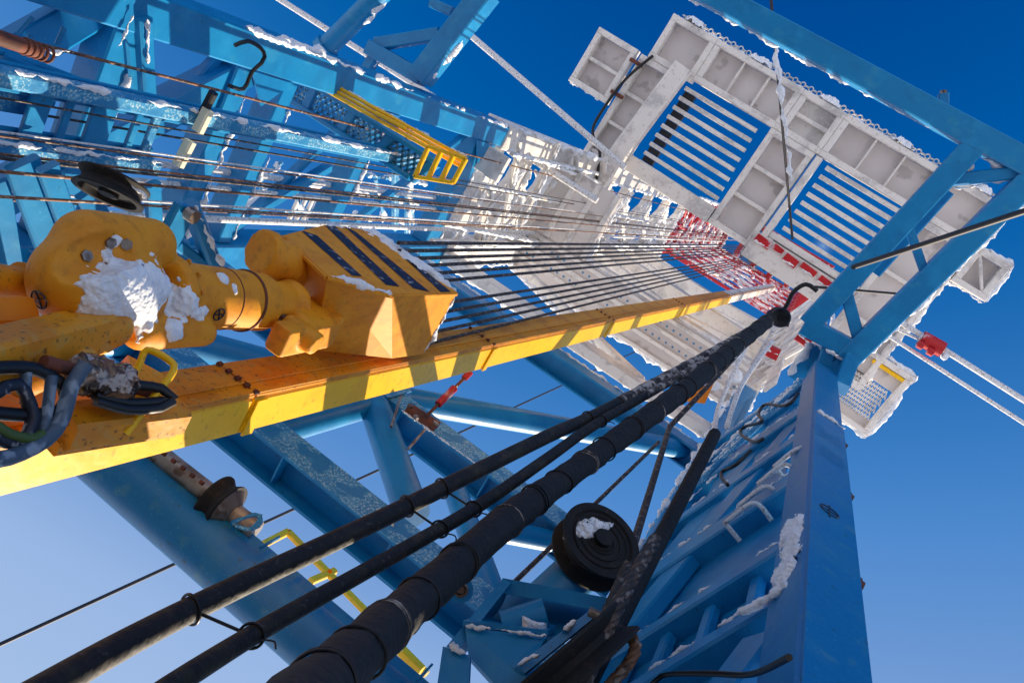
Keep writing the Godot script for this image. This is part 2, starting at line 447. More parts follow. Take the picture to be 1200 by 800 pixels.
# ---------------------------------------------------------------- blue lower section of the mast
func build_blue_mast():
	var t := thing("mast_section", "bright blue painted steel lower mast section of box legs, girts and braces", "mast", W(-2, 1.5, HF))
	# legs
	var leg = bm(t, "leg", M.blue, LV(L1, HF), LV(L1, 10.2), 0.34, 0.28)
	rime(t, W(-4.24, 0.7, 4.9), W(-4.24, 0.7, 10.1), 0.035, 0.5)
	rime(t, W(-4.26, 0.69, 5.3), W(-4.26, 0.69, 6.2), 0.06, 0.2)
	bm(t, "leg", M.blue, LV(L2, HF), LV(L2, 10.2), 0.34, 0.32)
	leg = bm(t, "leg", M.blue, W(0.3, 2.72, HF), W(0.3, 2.72, 13.6), 0.3, 0.36)
	rime(leg, W(0.13, 2.53, 5.5), W(0.13, 2.53, 13.4), 0.035, 0.4)
	# the column beside the camera: a box with a recessed upper window
	var col = bm(t, "column", M.blue_scuff, LV(L4, HF), LV(L4, 9.0), 0.26, 0.26)
	bm(col, "face_plate", M.blue_scuff, W(0.75, 1.062, HF), W(0.75, 1.062, 6.3), 0.24, 0.012)
	bm(col, "head_block", M.blue, W(0.8, 1.18, 9.0), W(0.8, 1.18, 9.55), 0.34, 0.2)
	bm(col, "cap_plate", M.blue, W(0.74, 1.2, 9.56), W(0.74, 1.2, 9.6), 0.5, 0.46)
	rime(col, W(0.64, 1.05, 6.32), W(0.88, 1.05, 6.32), 0.02, 0.0)
	rime(col, W(0.49, 0.97, 9.56), W(0.99, 0.97, 9.56), 0.035, 0.1)
	rime(col, W(0.49, 0.97, 9.56), W(0.49, 1.43, 9.56), 0.05, 0.1)
	var st := S()
	crust(st, W(0.616, 1.085, 3.4), W(0.616, 1.085, 4.15) - W(0.616, 1.085, 3.4), BX * 0.2, -AX, 0.018, 60, 30, 3.0, -0.15)
	put(st, "snow", M.snow, col)
	st = S()
	crust(st, W(0.616, 1.12, 3.18), UP * 0.35, BX * 0.17, -AX, 0.02, 30, 20, 11.0, -0.2)
	put(st, "snow", M.snow, col)
	# stencil strokes and the round mark on the column face
	st = S()
	for row in 2:
		for k in 9:
			var a := 0.66 + k * 0.02 + row * 0.008
			var h0: float = 5.55 - row * 0.5 + nz.get_noise_2d(k * 3.3, row * 9.0) * 0.06
			st = S()
			quad(st, W(a, 1.052, h0), W(a + 0.006, 1.052, h0), W(a + 0.006, 1.052, h0 + 0.3), W(a, 1.052, h0 + 0.3))
			put(st, "stencil_stroke", M.blue, col)
	st = S()
	ring(st, W(0.73, 1.054, 4.05), BX, 0.05, 0.004, 28, 5)
	box(st, W(0.73, 1.054, 3.96), W(0.73, 1.054, 4.14), 0.008, 0.004)
	box(st, W(0.68, 1.054, 4.05), W(0.78, 1.054, 4.05), 0.008, 0.004, UP)
	put(st, "round_mark", M.navy, col)
	for k in 3:
		st = S()
		var c := W(0.9, 1.2, 6.5 - k * 1.35)
		tube1(st, c, c + AX * 0.09, 0.025, 10); box(st, c + AX * 0.06 - UP * 0.05, c + AX * 0.06 + UP * 0.03, 0.05, 0.05)
		put(st, "cable_clip", M.rust, col)
	# girts of the side between the two far legs (running along b)
	for e in [[4.02, 0.2], [5.15, 0.2], [5.72, 0.17], [7.25, 0.2], [9.75, 0.36]]:
		var g = bm(t, "girt", M.blue, W(-4.4, 0.985, e[0]), W(-4.4, 2.53, e[0]), 0.24, e[1], AX)
		rime(g, W(-4.27, 1.2, e[0] + e[1] / 2), W(-4.27, 2.5, e[0] + e[1] / 2), 0.03, 0.45)
	bm(t, "brace", M.blue, W(-4.42, 1.0, 5.3), W(-4.42, 2.6, 3.2), 0.2, 0.26, AX)
	bm(t, "brace", M.blue, Pa(255, 275, -4.36), Pa(385, 195, -4.36), 0.09, 0.1, AX)
	bm(t, "brace", M.blue, W(-4.4, 1.0, 9.4), W(-4.4, 2.6, 7.5), 0.08, 0.09, AX)
	bm(t, "brace", M.blue, W(-4.44, 2.6, 5.9), W(-4.44, 1.0, 7.1), 0.08, 0.09, AX)
	bm(t, "brace", M.blue, W(-4.44, 2.6, 4.1), W(-4.44, 1.0, 5.0), 0.08, 0.09, AX)
	bm(t, "strut", M.blue, Pa(150, 18, -4.3), Pa(158, 118, -4.3), 0.12, 0.14, AX)
	bm(t, "strut", M.blue, Pa(166, 20, -4.22), Pa(172, 120, -4.22), 0.1, 0.1, AX)
	rime(t, Pa(173, 22, -4.15), Pa(173, 75, -4.15), 0.016, 0.2)
	rime(t, Pa(156, 18, -4.2), Pa(138, 55, -4.2), 0.014, 0.1)
	bm(t, "brace", M.blue, Ph(-20, 82, 3.2), Ph(135, -8, 4.1), 0.22, 0.2, UP)
	bm(t, "brace", M.blue, Ph(10, 70, 3.5), Ph(125, 8, 4.2), 0.1, 0.14, UP)
	rime(t, Ph(25, 62, 3.5), Ph(100, 18, 4.0), 0.014, 0.1)
	# gusset plates on the legs
	for e in [[5.4, 0.5], [7.25, 0.4], [9.75, 0.6]]:
		st = S()
		var y0 := W(-4.22, 0.985, e[0] - e[1] / 2); var y1 := W(-4.22, 0.985, e[0] + e[1] / 2); var y2 := W(-4.22, 0.985 + e[1] * 0.5, e[0])
		extrude(st, Vector3(-4.245, 0, 0), Vector3(-4.225, 0, 0), UP, [Vector2(y0.y, y0.z), Vector2(y1.y, y1.z), Vector2(y2.y, y2.z)])
		put(st, "gusset", M.blue, t)
	# the rear side (running along a)
	for e in [[3.95, 0.25, 0.25], [5.38, 0.24, 0.24], [8.95, 0.26, 0.26]]:
		var h: float = e[0]
		var g = hb(t, "girt", M.blue, W(-4.23, 2.7, h), W(0.13, 2.7, h), e[1], e[2], 0.02, BX)
		bm(g, "flange_plate", M.blue_frost if h < 8 else M.blue, W(-4.23, 2.7 - e[1] / 2 - 0.006, h), W(0.13, 2.7 - e[1] / 2 - 0.006, h), 0.01, e[2] + 0.01, BX)
		if h < 8:
			for k in 5:
				bm(g, "stiffener", M.blue, W(-3.6 + k * 0.85, 2.7, h - e[2] / 2 + 0.02), W(-3.6 + k * 0.85, 2.7, h - 0.012), 0.22, 0.012, BX)
	rime(t, W(-4.2, 2.56, 9.08), W(0.1, 2.56, 9.08), 0.03, 0.55)
	tb(t, "brace", M.blue, Pb(470, 468, 2.7), Pb(805, 527, 2.7), 0.11, 24)
	tb(t, "brace", M.blue, Pb(438, 475, 2.66), Pb(483, 602, 2.66), 0.115, 24)
	tb(t, "brace", M.blue, Pb(200, 396, 2.7), Pb(385, 445, 2.7), 0.11, 24)
	tb(t, "brace", M.blue, Pb(310, 508, 2.66), Pb(440, 472, 2.66), 0.1, 24)
	tb(t, "brace", M.blue, Pb(535, 580, 2.72), Pb(592, 740, 2.72), 0.085, 24)
	tb(t, "brace", M.blue, Pb(585, 622, 2.72), Pb(740, 652, 2.72), 0.08, 24)
	tb(t, "brace", M.blue, Pb(150, 400, 2.72), Pb(-80, 395, 2.72), 0.1, 24)
	st = S()
	extrude(st, W(-2.2, 2.545, 5.42), W(-2.2, 2.555, 5.42), AX, [Vector2(-0.2, -0.15), Vector2(0.2, -0.15), Vector2(0.18, 0.2), Vector2(-0.15, 0.2)])
	put(st, "gusset", M.blue_frost, t)
	rime(t, Pb(470, 480, 2.5), Pb(560, 545, 2.5), 0.008, 0.3)
	# pale paint mark on the girt
	var tm := TextMesh.new(); tm.text = "1K"; tm.font_size = 12; tm.pixel_size = 0.012; tm.depth = 0.002
	var ft := SystemFont.new(); ft.font_names = PackedStringArray(["Droid Sans"]); tm.font = ft
	var lm := MeshInstance3D.new(); lm.mesh = tm; lm.material_override = M.cream; lm.name = "paint_mark"
	t.add_child(lm)
	var lp := W(-1.18, 2.56, 3.95) - t.position
	lm.transform = Transform3D(Basis(-AX, UP, -BX).rotated(BX, -0.5), lp)
	# large round tube with its channel, low on the rear side
	var tc := Pb(215, 617, 2.75)
	var tube = tb(t, "tube_girt", M.blue_scuff, Vector3(-4.2, tc.y, tc.z), Vector3(0.1, tc.y, tc.z), 0.155, 44)
	bm(tube, "channel", M.blue, W(-1.7, 2.66, 3.12), W(0.1, 2.66, 3.12), 0.1, 0.12, UP)
	st = S()
	for k in 9: box(st, W(-1.6 + k * 0.2, 2.55, 3.05), W(-1.6 + k * 0.2, 2.55, 3.2), 0.012, 0.02)
	put(st, "rib", M.blue, tube)
	for e in [[-0.55, 2.5, 2.75, 0.9]]:
		bm(t, "post", M.blue, W(-0.62, 2.75, 2.5), W(-0.62, 2.75, 0.2), 0.2, 0.16)
	# side panel between the rear leg and the column
	var dirp := Vector3(0.5, 0, 1.5).normalized()
	var side := Vector3(1.5, 0, -0.5).normalized()
	for e in [[3.3, 0.12, M.blue], [3.95, 0.13, M.blue], [5.15, 0.3, M.blue], [6.3, 0.2, M.blue], [7.4, 0.34, M.blue], [8.35, 0.16, M.blue], [9.25, 0.2, M.blue]]:
		var p := W(0.3, 2.55, e[0]); var q := W(0.7, 1.34, e[0])
		var g = bm(t, "girt", e[2], p, q, 0.16, e[1], side)
		rime(g, p - side * 0.08 + UP * e[1] / 2, q - side * 0.08 + UP * e[1] / 2, 0.014, 0.58)
	for k in 4:
		var f: float = 0.2 + k * 0.22
		bm(t, "strut", M.blue, W(0.3, 2.55, 3.36).lerp(W(0.7, 1.34, 3.36), f), W(0.3, 2.55, 3.9).lerp(W(0.7, 1.34, 3.9), f), 0.06, 0.07, side)
	bm(t, "brace", M.blue, W(0.3, 2.5, 4.1), W(0.68, 1.4, 7.2), 0.1, 0.24, side)
	bm(t, "brace", M.blue, W(0.34, 2.5, 5.2), W(0.7, 1.4, 9.0), 0.1, 0.3, side)
	bm(t, "brace", M.blue, W(0.3, 2.5, 1.0), W(0.68, 1.4, 3.1), 0.12, 0.2, side)
	bm(t, "web_plate", M.blue, W(0.36, 2.54, 4.1), W(0.36, 2.54, 12.5), 0.02, 0.34, side)
	bm(t, "web_plate", M.blue, W(0.43, 2.12, 5.2), W(0.43, 2.12, 9.2), 0.03, 0.26, side)
	bm(t, "web_plate", M.blue, W(0.56, 1.93, 1.5), W(0.56, 1.93, 5.1), 0.02, 1.0, side)
	bm(t, "web_plate", M.blue, W(0.6, 1.62, 5.1), W(0.6, 1.62, 9.2), 0.02, 0.4, side)
	for k in 3:
		var f: float = 0.2 + k * 0.09
		var pp = tb(t, "pipe", M.blue_frost, W(0.22 + f * 0.3, 2.5 - f, 7.2 + k * 0.35), W(0.62, 1.36, 9.0 + k * 0.16), 0.028, 12)
		rime(pp, W(0.2 + f * 0.3, 2.5 - f, 7.22 + k * 0.35), W(0.6, 1.36, 9.02 + k * 0.16), 0.022, 0.35)
	# step irons
	for e in [[850, 612], [866, 592], [889, 566], [908, 546]]:
		var c := Pr(e[0], e[1], -0.12)
		st = S()
		var ds := (W(0.7, 1.34, 0) - W(0.3, 2.55, 0)).normalized()
		sweep(st, smooth_path([c + side * 0.14, c, c + ds * 0.02 + UP * -0.0, c + ds * 0.22, c + ds * 0.24 + side * 0.14], 0.02), 0.016, 8)
		var sp = put(st, "step_iron", M.ice_rope, t)
		rime(sp, c + UP * 0.012, c + ds * 0.22 + UP * 0.012, 0.012, 0.2)
	# light crust of snow on the panel members
	rime(t, Pr(800, 560, -0.1), Pr(930, 455, -0.1), 0.03, 0.4)
	rime(t, Pr(770, 620, -0.1), Pr(900, 500, -0.1), 0.018, 0.5)
	rime(t, Pr(855, 727, -0.12), Pr(918, 690, -0.12), 0.018, 0.2)

# ---------------------------------------------------------------- white upper section
func build_white_mast():
	var t := thing("mast_section", "white painted upper mast lattice crusted with frost above the blue section", "mast", W(-2, 1.5, 10.2))
	var h1 := 27.0
	for e in [[L1, 10.2, 0.4, 0.34], [L2, 10.2, 0.36, 0.36], [Vector2(0.3, 2.72), 13.6, 0.36, 0.4], [L4, 9.62, 0.16, 0.16]]:
		var l: Vector2 = e[0]
		var g = bm(t, "leg", M.white, LV(l, e[1]), LV(l, h1), e[2], e[3])
		rime(g, W(l.x + 0.2, l.y - e[3] / 2, e[1] + 0.2), W(l.x + 0.2, l.y - e[3] / 2, h1), 0.06, 0.3)
		if e[2] > 0.2: rime(g, W(l.x + 0.2, l.y + e[3] / 2, e[1] + 0.2), W(l.x + 0.2, l.y + e[3] / 2, h1), 0.05, 0.3)
	# far side (along b)
	var hs := [10.45, 11.7, 13.0, 16.2, 18.6, 21.2, 23.8, 26.6]
	for i in hs.size():
		var h: float = hs[i]
		var g = bm(t, "girt", M.white, W(-4.4, 1.02, h), W(-4.4, 2.52, h), 0.22, 0.26, AX)
		rime(g, W(-4.28, 1.2, h + 0.13), W(-4.28, 2.5, h + 0.13), 0.05, 0.2)
		rime(g, W(-4.28, 1.2, h - 0.13), W(-4.28, 2.5, h - 0.13), 0.035, 0.35)
		if i < hs.size() - 1:
			var k: float = hs[i + 1]
			var b1 = bm(t, "brace", M.white, W(-4.4, 1.15, h + 0.1), W(-4.4, 2.55, k - 0.1), 0.1, 0.12, AX)
			var b2 = bm(t, "brace", M.white, W(-4.36, 2.55, h + 0.1), W(-4.36, 1.15, k - 0.1), 0.1, 0.12, AX)
			rime(b1, W(-4.33, 1.2, h + 0.2), W(-4.33, 2.5, k - 0.1), 0.04, 0.25)
			rime(b2, W(-4.29, 2.5, h + 0.2), W(-4.29, 1.2, k - 0.1), 0.04, 0.25)
	bm(t, "bracket_plate", M.white, Ph(556, 178, 9.9), Ph(590, 200, 9.9), 0.36, 0.1, UP.cross(AX))
	# outer working frame hung on the far leg
	for k in 4:
		var x := 600.0 + k * 16.0 + k * 17.0
		x += rng.randf() * 14.0 - 7.0
		var p := Pa(x + 34 - rng.randf() * 30.0, 160 + k * 6 + rng.randf() * 10.0, -4.05); var q := Pa(x - 30 + rng.randf() * 34.0, 240 + k * 2 + rng.randf() * 24.0, -4.05)
		var s = bm(t, "strut", M.white, p, q, 0.07, 0.08, AX)
		rime(s, p + AX * 0.04, q + AX * 0.04, 0.035, 0.25)
	for e in [[520, 262, 720, 300], [560, 215, 770, 262], [505, 282, 780, 293], [600, 180, 700, 203], [640, 190, 705, 215]]:
		var p := Pa(e[0], e[1], -4.0); var q := Pa(e[2], e[3], -4.0)
		var s = bm(t, "rail", M.white, p, q, 0.06, 0.06, AX)
		rime(s, p + AX * 0.03, q + AX * 0.03, 0.03, 0.2)
	for k in 16:
		var h := 10.4 + rng.randf() * 12.5; var y := 1.1 + rng.randf() * 1.4
		var o := W(-4.35 - rng.randf() * 0.4, y, h); var q := W(-4.35 - rng.randf() * 0.4, 1.1 + rng.randf() * 1.4, h + 0.6 + rng.randf() * 1.6)
		var s = bm(t, "lattice_bar", M.white, o, q, 0.05, 0.05, AX)
		rime(s, o + AX * 0.02, q + AX * 0.02, 0.03, 0.3)
	for k in 12:
		var h := 14.0 + k * 1.0
		var o := W(0.2, 2.5, h); var q := W(0.66, 1.4, h + (1.4 if k % 2 else -0.6))
		var s = bm(t, "lattice_bar", M.white, o, q, 0.07, 0.07, AX)
		rime(s, o, q, 0.035, 0.3)
	# wide soffits of the ring platform at the joint
	var hp := 13.2
	var ar = bm(t, "ring_soffit", M.panel, W(-3.75, 0.95, hp), W(-3.75, 2.15, hp), 1.3, 0.14, AX)
	for k in 4:
		var a := -4.3 + k * 0.38
		bm(ar, "rib", M.white, W(a, 0.95, hp - 0.09), W(a, 2.15, hp - 0.09), 0.1, 0.06, AX)
	rime(ar, W(-3.1, 0.98, hp), W(-3.1, 2.1, hp), 0.05, 0.2)
	var br = bm(t, "ring_soffit", M.panel, W(-4.35, 2.55, hp), W(0.2, 2.55, hp), 0.8, 0.14, BX)
	for k in 4:
		var b := 2.22 + k * 0.23
		bm(br, "rib", M.white, W(-4.3, b, hp - 0.09), W(0.15, b, hp - 0.09), 0.07, 0.05, BX)
	var st := S()
	for k in 34:
		for j in 2:
			var c := W(-4.2 + k * 0.13, 2.34 + j * 0.24, hp - 0.072)
			extrude(st, c, c - UP * 0.012, AX, round_prof(0.018, 6))
	put(st, "rivet_row", M.blue, br).set_meta("kind", "stuff")
	rime(br, W(-4.3, 2.96, hp), W(0.1, 2.96, hp), 0.06, 0.1)
	rime(br, W(-4.3, 2.15, hp), W(0.1, 2.15, hp), 0.04, 0.3)
	# rear side girts (along a)
	for e in [[10.3, 0.16, -4.2], [15.6, 0.5, -4.2], [18.4, 0.6, -4.2], [21.6, 0.5, -4.2]]:
		var g = bm(t, "girt", M.white, W(e[2], 2.7, e[0]), W(0.12, 2.7, e[0]), e[1], 0.3, BX)
		rime(g, W(e[2], 2.7 + e[1] / 2, e[0]), W(0.1, 2.7 + e[1] / 2, e[0]), 0.05, 0.15)
	var sb = bm(t, "brace", M.white, Pb(612, 318, 2.7), Pb(748, 448, 2.7), 0.2, 0.14, BX)
	rime(sb, Pb(609, 322, 2.7), Pb(742, 450, 2.7), 0.05, 0.1)
	var hb2 := [13.4, 15.6, 18.4, 21.6, 23.9]
	for i in 4:
		var b1 = bm(t, "brace", M.white, W(-4.2, 2.72, hb2[i]), W(0.1, 2.72, hb2[i + 1]), 0.16, 0.16, BX)
		rime(b1, W(-4.2, 2.8, hb2[i]), W(0.1, 2.8, hb2[i + 1]), 0.05, 0.2)
		b1 = bm(t, "brace", M.white, W(0.1, 2.68, hb2[i]), W(-4.2, 2.68, hb2[i + 1]), 0.16, 0.16, BX)
	# panel between the rear leg and the front column
	var side := Vector3(1.5, 0, -0.5).normalized()
	for h in [14.0, 15.5, 17.2, 19.5, 22.0, 23.8]:
		var g = bm(t, "girt", M.white, W(0.3, 2.55, h), W(0.74, 1.3, h), 0.2, 0.34, side)
		rime(g, W(0.2, 2.5, h + 0.17), W(0.64, 1.3, h + 0.17), 0.045, 0.3)
	bm(t, "web_plate", M.panel, W(0.36, 2.3, 13.7), W(0.36, 2.3, 23.8), 0.06, 0.5, side)
	bm(t, "web_plate", M.white, W(0.46, 1.9, 11.0), W(0.46, 1.9, 23.8), 0.05, 0.2, side)

# ---------------------------------------------------------------- red crown section
func build_crown():
	var t := thing("crown_section", "red painted crown section at the mast top with frosted lattice", "mast crown", W(-2, 1.5, 27.0))
	var h0 := 27.0; var h1 := 41.0
	for e in [L1, L2, Vector2(0.3, 2.72), L4]:
		var g = bm(t, "leg", M.red, LV(e, h0), LV(e, h1), 0.32, 0.32)
		rime(g, W(e.x + 0.21, e.y - 0.21, h0), W(e.x + 0.21, e.y - 0.21, h1), 0.07, 0.3)
	var hs := [27.3, 29.2, 31.2, 33.4, 35.8, 38.4, 40.9]
	for i in hs.size():
		var h: float = hs[i]
		var g = bm(t, "girt", M.red, W(-4.4, 1.1, h), W(-4.4, 2.5, h), 0.16, 0.2, AX)
		rime(g, W(-4.22, 1.1, h + 0.1), W(-4.22, 2.5, h + 0.1), 0.03 + 0.06 * rng.randf(), 0.2 + 0.35 * rng.randf())
		g = bm(t, "girt", M.red, W(-4.2, 2.7, h), W(0.1, 2.7, h), 0.1, 0.13, BX)
		rime(g, W(-4.2, 2.52, h + 0.1), W(0.1, 2.6, h + 0.08), 0.03 + 0.05 * rng.randf(), 0.2 + 0.35 * rng.randf())
		for k in 6:
			var x := -4.0 + rng.randf() * 3.6; var y := 1.2 + rng.randf() * 1.2
			var o := W(x, 2.6, h + rng.randf()); var q := W(x + rng.randf() * 1.6 - 0.8, 2.62, h + 1.0 + rng.randf())
			if k % 3 == 2: o = W(-4.3, y, h + rng.randf()); q = W(-4.25, y + rng.randf() * 0.8 - 0.4, h + 1.2 + rng.randf())
			var bb = bm(t, "tie_bar", [M.red, M.white, M.red][(i + k) % 3], o, q, 0.09, 0.09, AX)
			rime(bb, o, q, 0.06, 0.45)
		g = bm(t, "girt", M.red, W(0.35, 2.5, h), W(0.74, 1.3, h), 0.26, 0.34, AX)
		if i < hs.size() - 1:
			var k: float = hs[i + 1]
			g = bm(t, "brace", M.red, W(-4.35, 1.1, h), W(-4.35, 2.6, k), 0.1, 0.11, AX)
			rime(g, W(-4.25, 1.1, h), W(-4.25, 2.6, k), 0.04, 0.4)
			g = bm(t, "brace", M.red, W(-4.35, 2.6, h), W(-4.35, 1.1, k), 0.1, 0.11, AX)
			rime(g, W(-4.25, 2.6, h), W(-4.25, 1.1, k), 0.04, 0.4)
			g = bm(t, "brace", M.red, W(-4.2, 2.7, h), W(-2.0, 2.7, k), 0.1, 0.11, BX)
			rime(g, W(-4.2, 2.6, h), W(-2.0, 2.6, k), 0.04, 0.4)
			bm(t, "brace", M.red, W(0.1, 2.7, h), W(-2.0, 2.7, k), 0.1, 0.11, BX)
	for k in 6:
		var a := -4.2 + k * 0.95
		var g = bm(t, "crown_beam", M.red, W(a, 0.6, 41.2), W(a, 2.9, 41.2), 0.24, 0.4, AX)
		rime(g, W(a + 0.17, 0.6, 41.0), W(a + 0.17, 2.9, 41.0), 0.06, 0.3)
	for k in 3:
		bm(t, "crown_beam", M.red, W(-4.6, 0.7 + k * 1.0, 41.65), W(1.0, 0.7 + k * 1.0, 41.65), 0.3, 0.3, BX)
	for k in 5:
		var st := S()
		var c := W(-2.9 + k * 0.42, 1.75, 40.2)
		lathe(st, c, AX, [Vector2(0.1, -0.06), Vector2(0.62, -0.06), Vector2(0.66, -0.03), Vector2(0.56, 0.0), Vector2(0.66, 0.03), Vector2(0.62, 0.06), Vector2(0.1, 0.06)], 36)
		put(st, "crown_wheel", M.sheave, t)

# ---------------------------------------------------------------- racking platform high on the mast
const MBO := Vector2(-4.451, -2.195)
func MB(u: float, v: float, h: float) -> Vector3:
	return W(MBO.x + 0.9993 * u - 0.0372 * v, MBO.y + 0.0372 * u + 0.9993 * v, h)
func mb_tray(t, u0: float, v0: float, u1: float, v1: float, nu: int, nv: int, thin := false, mp = null):
	# a shallow tray seen from below: rim beams, cross bars, and one plate per bay
	var hb_ := 15.0; var rw := 0.11; var rh := 0.22
	var ud := MB(1, 0, 0) - MB(0, 0, 0); var vd := MB(0, 1, 0) - MB(0, 0, 0)
	var rims := [[u0, v0 + rw / 2, u1, v0 + rw / 2, vd], [u0, v1 - rw / 2, u1, v1 - rw / 2, vd], [u0 + rw / 2, v0 + rw, u0 + rw / 2, v1 - rw, ud], [u1 - rw / 2, v0 + rw, u1 - rw / 2, v1 - rw, ud]]
	for e in rims: bm(t, "rim_beam", M.white, MB(e[0], e[1], hb_ + rh / 2), MB(e[2], e[3], hb_ + rh / 2), rw, rh, e[4])
	var w := (u1 - u0 - 2 * rw) / nu; var d := (v1 - v0 - 2 * rw) / nv
	for i in nu:
		for j in nv:
			var a := u0 + rw + i * w; var b := v0 + rw + j * d
			var st := S(); box(st, MB(a + 0.004, b + d / 2, hb_ + rh - 0.02 + rng.randf() * 0.008), MB(a + w - 0.004, b + d / 2, hb_ + rh - 0.02 + rng.randf() * 0.008), d - 0.008, 0.02, vd)
			put(st, "floor_panel", M.panel if mp == null else mp, t)
	var cw := 0.035 if thin else 0.07
	for i in range(1, nu): bm(t, "cross_bar", M.white, MB(u0 + rw + i * w, v0 + rw, hb_ + rh - 0.11), MB(u0 + rw + i * w, v1 - rw, hb_ + rh - 0.11), cw, 0.13, ud)
	for j in range(1, nv): bm(t, "cross_bar", M.white, MB(u0 + rw, v0 + rw + j * d, hb_ + rh - 0.11), MB(u1 - rw, v0 + rw + j * d, hb_ + rh - 0.11), 0.07, 0.13, vd)
func build_racking_platform():
	var t := thing("racking_platform", "white steel racking platform with finger bars high on the mast", "platform", MB(3, 1.5, 15.0))
	mb_tray(t, 0.0, 0.0, 0.95, 0.86, 1, 1)
	mb_tray(t, 0.955, 0.0, 2.72, 0.8, 3, 1, true)
	mb_tray(t, 2.725, 0.0, 3.55, 0.8, 1, 2, true, M.white)
	mb_tray(t, 3.555, 0.0, 5.4, 0.8, 3, 1, true)
	mb_tray(t, 5.405, 0.0, 6.32, 0.8, 1, 1)
	mb_tray(t, -0.12, 0.865, 0.7, 3.5, 1, 4)
	mb_tray(t, 2.62, 0.805, 3.5, 2.75, 1, 3)
	mb_tray(t, 5.45, 0.805, 6.5, 3.75, 1, 3)
	mb_tray(t, 3.665, 2.28, 5.445, 2.62, 1, 1, true, M.white)
	# deep beam beside the first opening
	var ud := MB(1, 0, 0) - MB(0, 0, 0); var vd := MB(0, 1, 0) - MB(0, 0, 0)
	bm(t, "main_beam", M.white, MB(0.72, 0.7, 14.86), MB(0.5, 3.3, 14.86), 0.34, 0.24, ud)
	bm(t, "main_beam", M.white, MB(3.6, 0.82, 15.1), MB(3.6, 2.6, 15.1), 0.12, 0.3, ud)
	bm(t, "main_beam", M.white, MB(0.6, 2.62, 15.08), MB(2.6, 2.62, 15.08), 0.3, 0.2, vd)
	for k in 9:
		var v := 0.98 + k * 0.19
		bm(t, "finger", M.white, MB(0.9, v, 15.12), MB(2.42 + k * 0.015, v, 15.12), 0.075, 0.12, vd)
		if k < 8: bm(t, "latch_box", M.black, MB(0.93, v + 0.095, 15.16), MB(1.15, v + 0.095, 15.16), 0.1, 0.14, vd)
	for k in 9:
		var v := 0.9 + k * 0.175
		bm(t, "finger", M.white, MB(3.78, v, 15.12), MB(5.4, v, 15.12), 0.075, 0.12, vd)
	for e in [[0.02, 0.0, 6.3, 0.0, 0.055], [-0.12, 0.9, -0.12, 3.5, 0.045], [6.32, 0.0, 6.32, 0.8, 0.05], [6.5, 0.85, 6.5, 3.75, 0.075], [5.5, 3.75, 6.5, 3.75, 0.07], [0.1, 3.5, 0.7, 3.5, 0.06]]:
		rime(t, MB(e[0], e[1], 15.13), MB(e[2], e[3], 15.13), e[4] * 0.7, 0.5)
		rime(t, MB(e[0], e[1], 15.24), MB(e[2], e[3], 15.24), e[4] * 1.1, 0.56)
	# chain hung along the outer edge
	var st := S()
	for k in 78:
		var c := MB(0.15 + k * 0.08, -0.07, 15.2)
		ring(st, c, (vd if k % 2 == 0 else UP), 0.04, 0.012, 10, 5)
	put(st, "edge_chain", M.white, t).set_meta("kind", "stuff")
	for k in 5:
		st = S()
		var c := MB(0.4 + k * 1.4, -0.05, 15.1)
		crust(st, c - ud * 0.2 - UP * 0.12, ud * 0.4, UP * 0.3, -vd, 0.07, 14, 10, k * 7.0, -0.2)
		put(st, "snow", M.snow, t)
	# red letters board below the mast side
	var rb := thing("marking_board", "red and white marking board under the finger bars", "board", MB(4.3, 2.7, 14.9))
	bm(rb, "backing", M.white, MB(3.45, 2.66, 14.97), MB(5.2, 2.66, 14.97), 0.5, 0.03, vd)
	for e in [[3.5, 0.3, 2.5], [3.84, 0.2, 2.47], [4.1, 0.26, 2.52], [4.42, 0.3, 2.48], [4.8, 0.24, 2.5], [5.02, 0.12, 2.56]]:
		var pl = bm(rb, "red_plate", M.red, MB(e[0], e[2], 14.93), MB(e[0] + e[1], e[2] + 0.02, 14.93), 0.1 + 0.06 * rng.randf(), 0.03, vd)
		rime(pl, MB(e[0], e[2] + 0.07, 14.92), MB(e[0] + e[1], e[2] + 0.06, 14.92), 0.02, 0.3)
	# hinged box on the outer wing
	var hx := thing("hinged_tray", "small two-bay white tray hinged to the end of the racking platform", "tray", MB(-0.7, 1.4, 15.0))
	mb_tray(hx, -1.1, 0.84, -0.22, 1.95, 1, 2)
	for v in [1.05, 1.7]:
		var s2 := S(); tube1(s2, MB(-0.25, v, 14.98), MB(0.02, v, 14.98), 0.035, 12); put(s2, "hinge", M.rust, hx)
	rime(hx, MB(-1.1, 1.95, 15.1), MB(-0.3, 1.95, 15.1), 0.03, 0.4)
	var hd = hose(null, "hanging_cable", M.black, [MB(0.1, 0.8, 14.95), MB(-0.1, 1.4, 14.9), MB(-0.18, 2.1, 14.92), MB(-0.12, 2.5, 14.9), MB(0.25, 2.75, 14.8), MB(0.5, 3.2, 14.7)], 0.028)
	tag(hd, "black cable running along the wing of the white racking platform", "cable")
	# two small boxes beyond the other wing
	var b2 := thing("wind_tray", "small square white tray crusted with snow beside the platform wing", "tray", MB(6.8, 1.1, 15.0))
	mb_tray(b2, 6.52, 0.72, 7.12, 1.42, 1, 1)
	bm(b2, "brace", M.white, MB(6.6, 0.8, 15.06), MB(7.05, 1.35, 15.06), 0.05, 0.06, ud)
	for e in [[6.52, 0.72, 7.14, 0.7], [7.14, 0.7, 7.14, 1.44], [7.14, 1.44, 6.52, 1.44], [6.52, 1.44, 6.52, 0.72]]: rime(b2, MB(e[0], e[1], 15.1), MB(e[2], e[3], 15.1), 0.06, 0.05)
	var b3 := thing("mesh_tray", "white tray with an expanded metal floor and snow-crusted rim", "tray", MB(6.6, 3.7, 14.9))
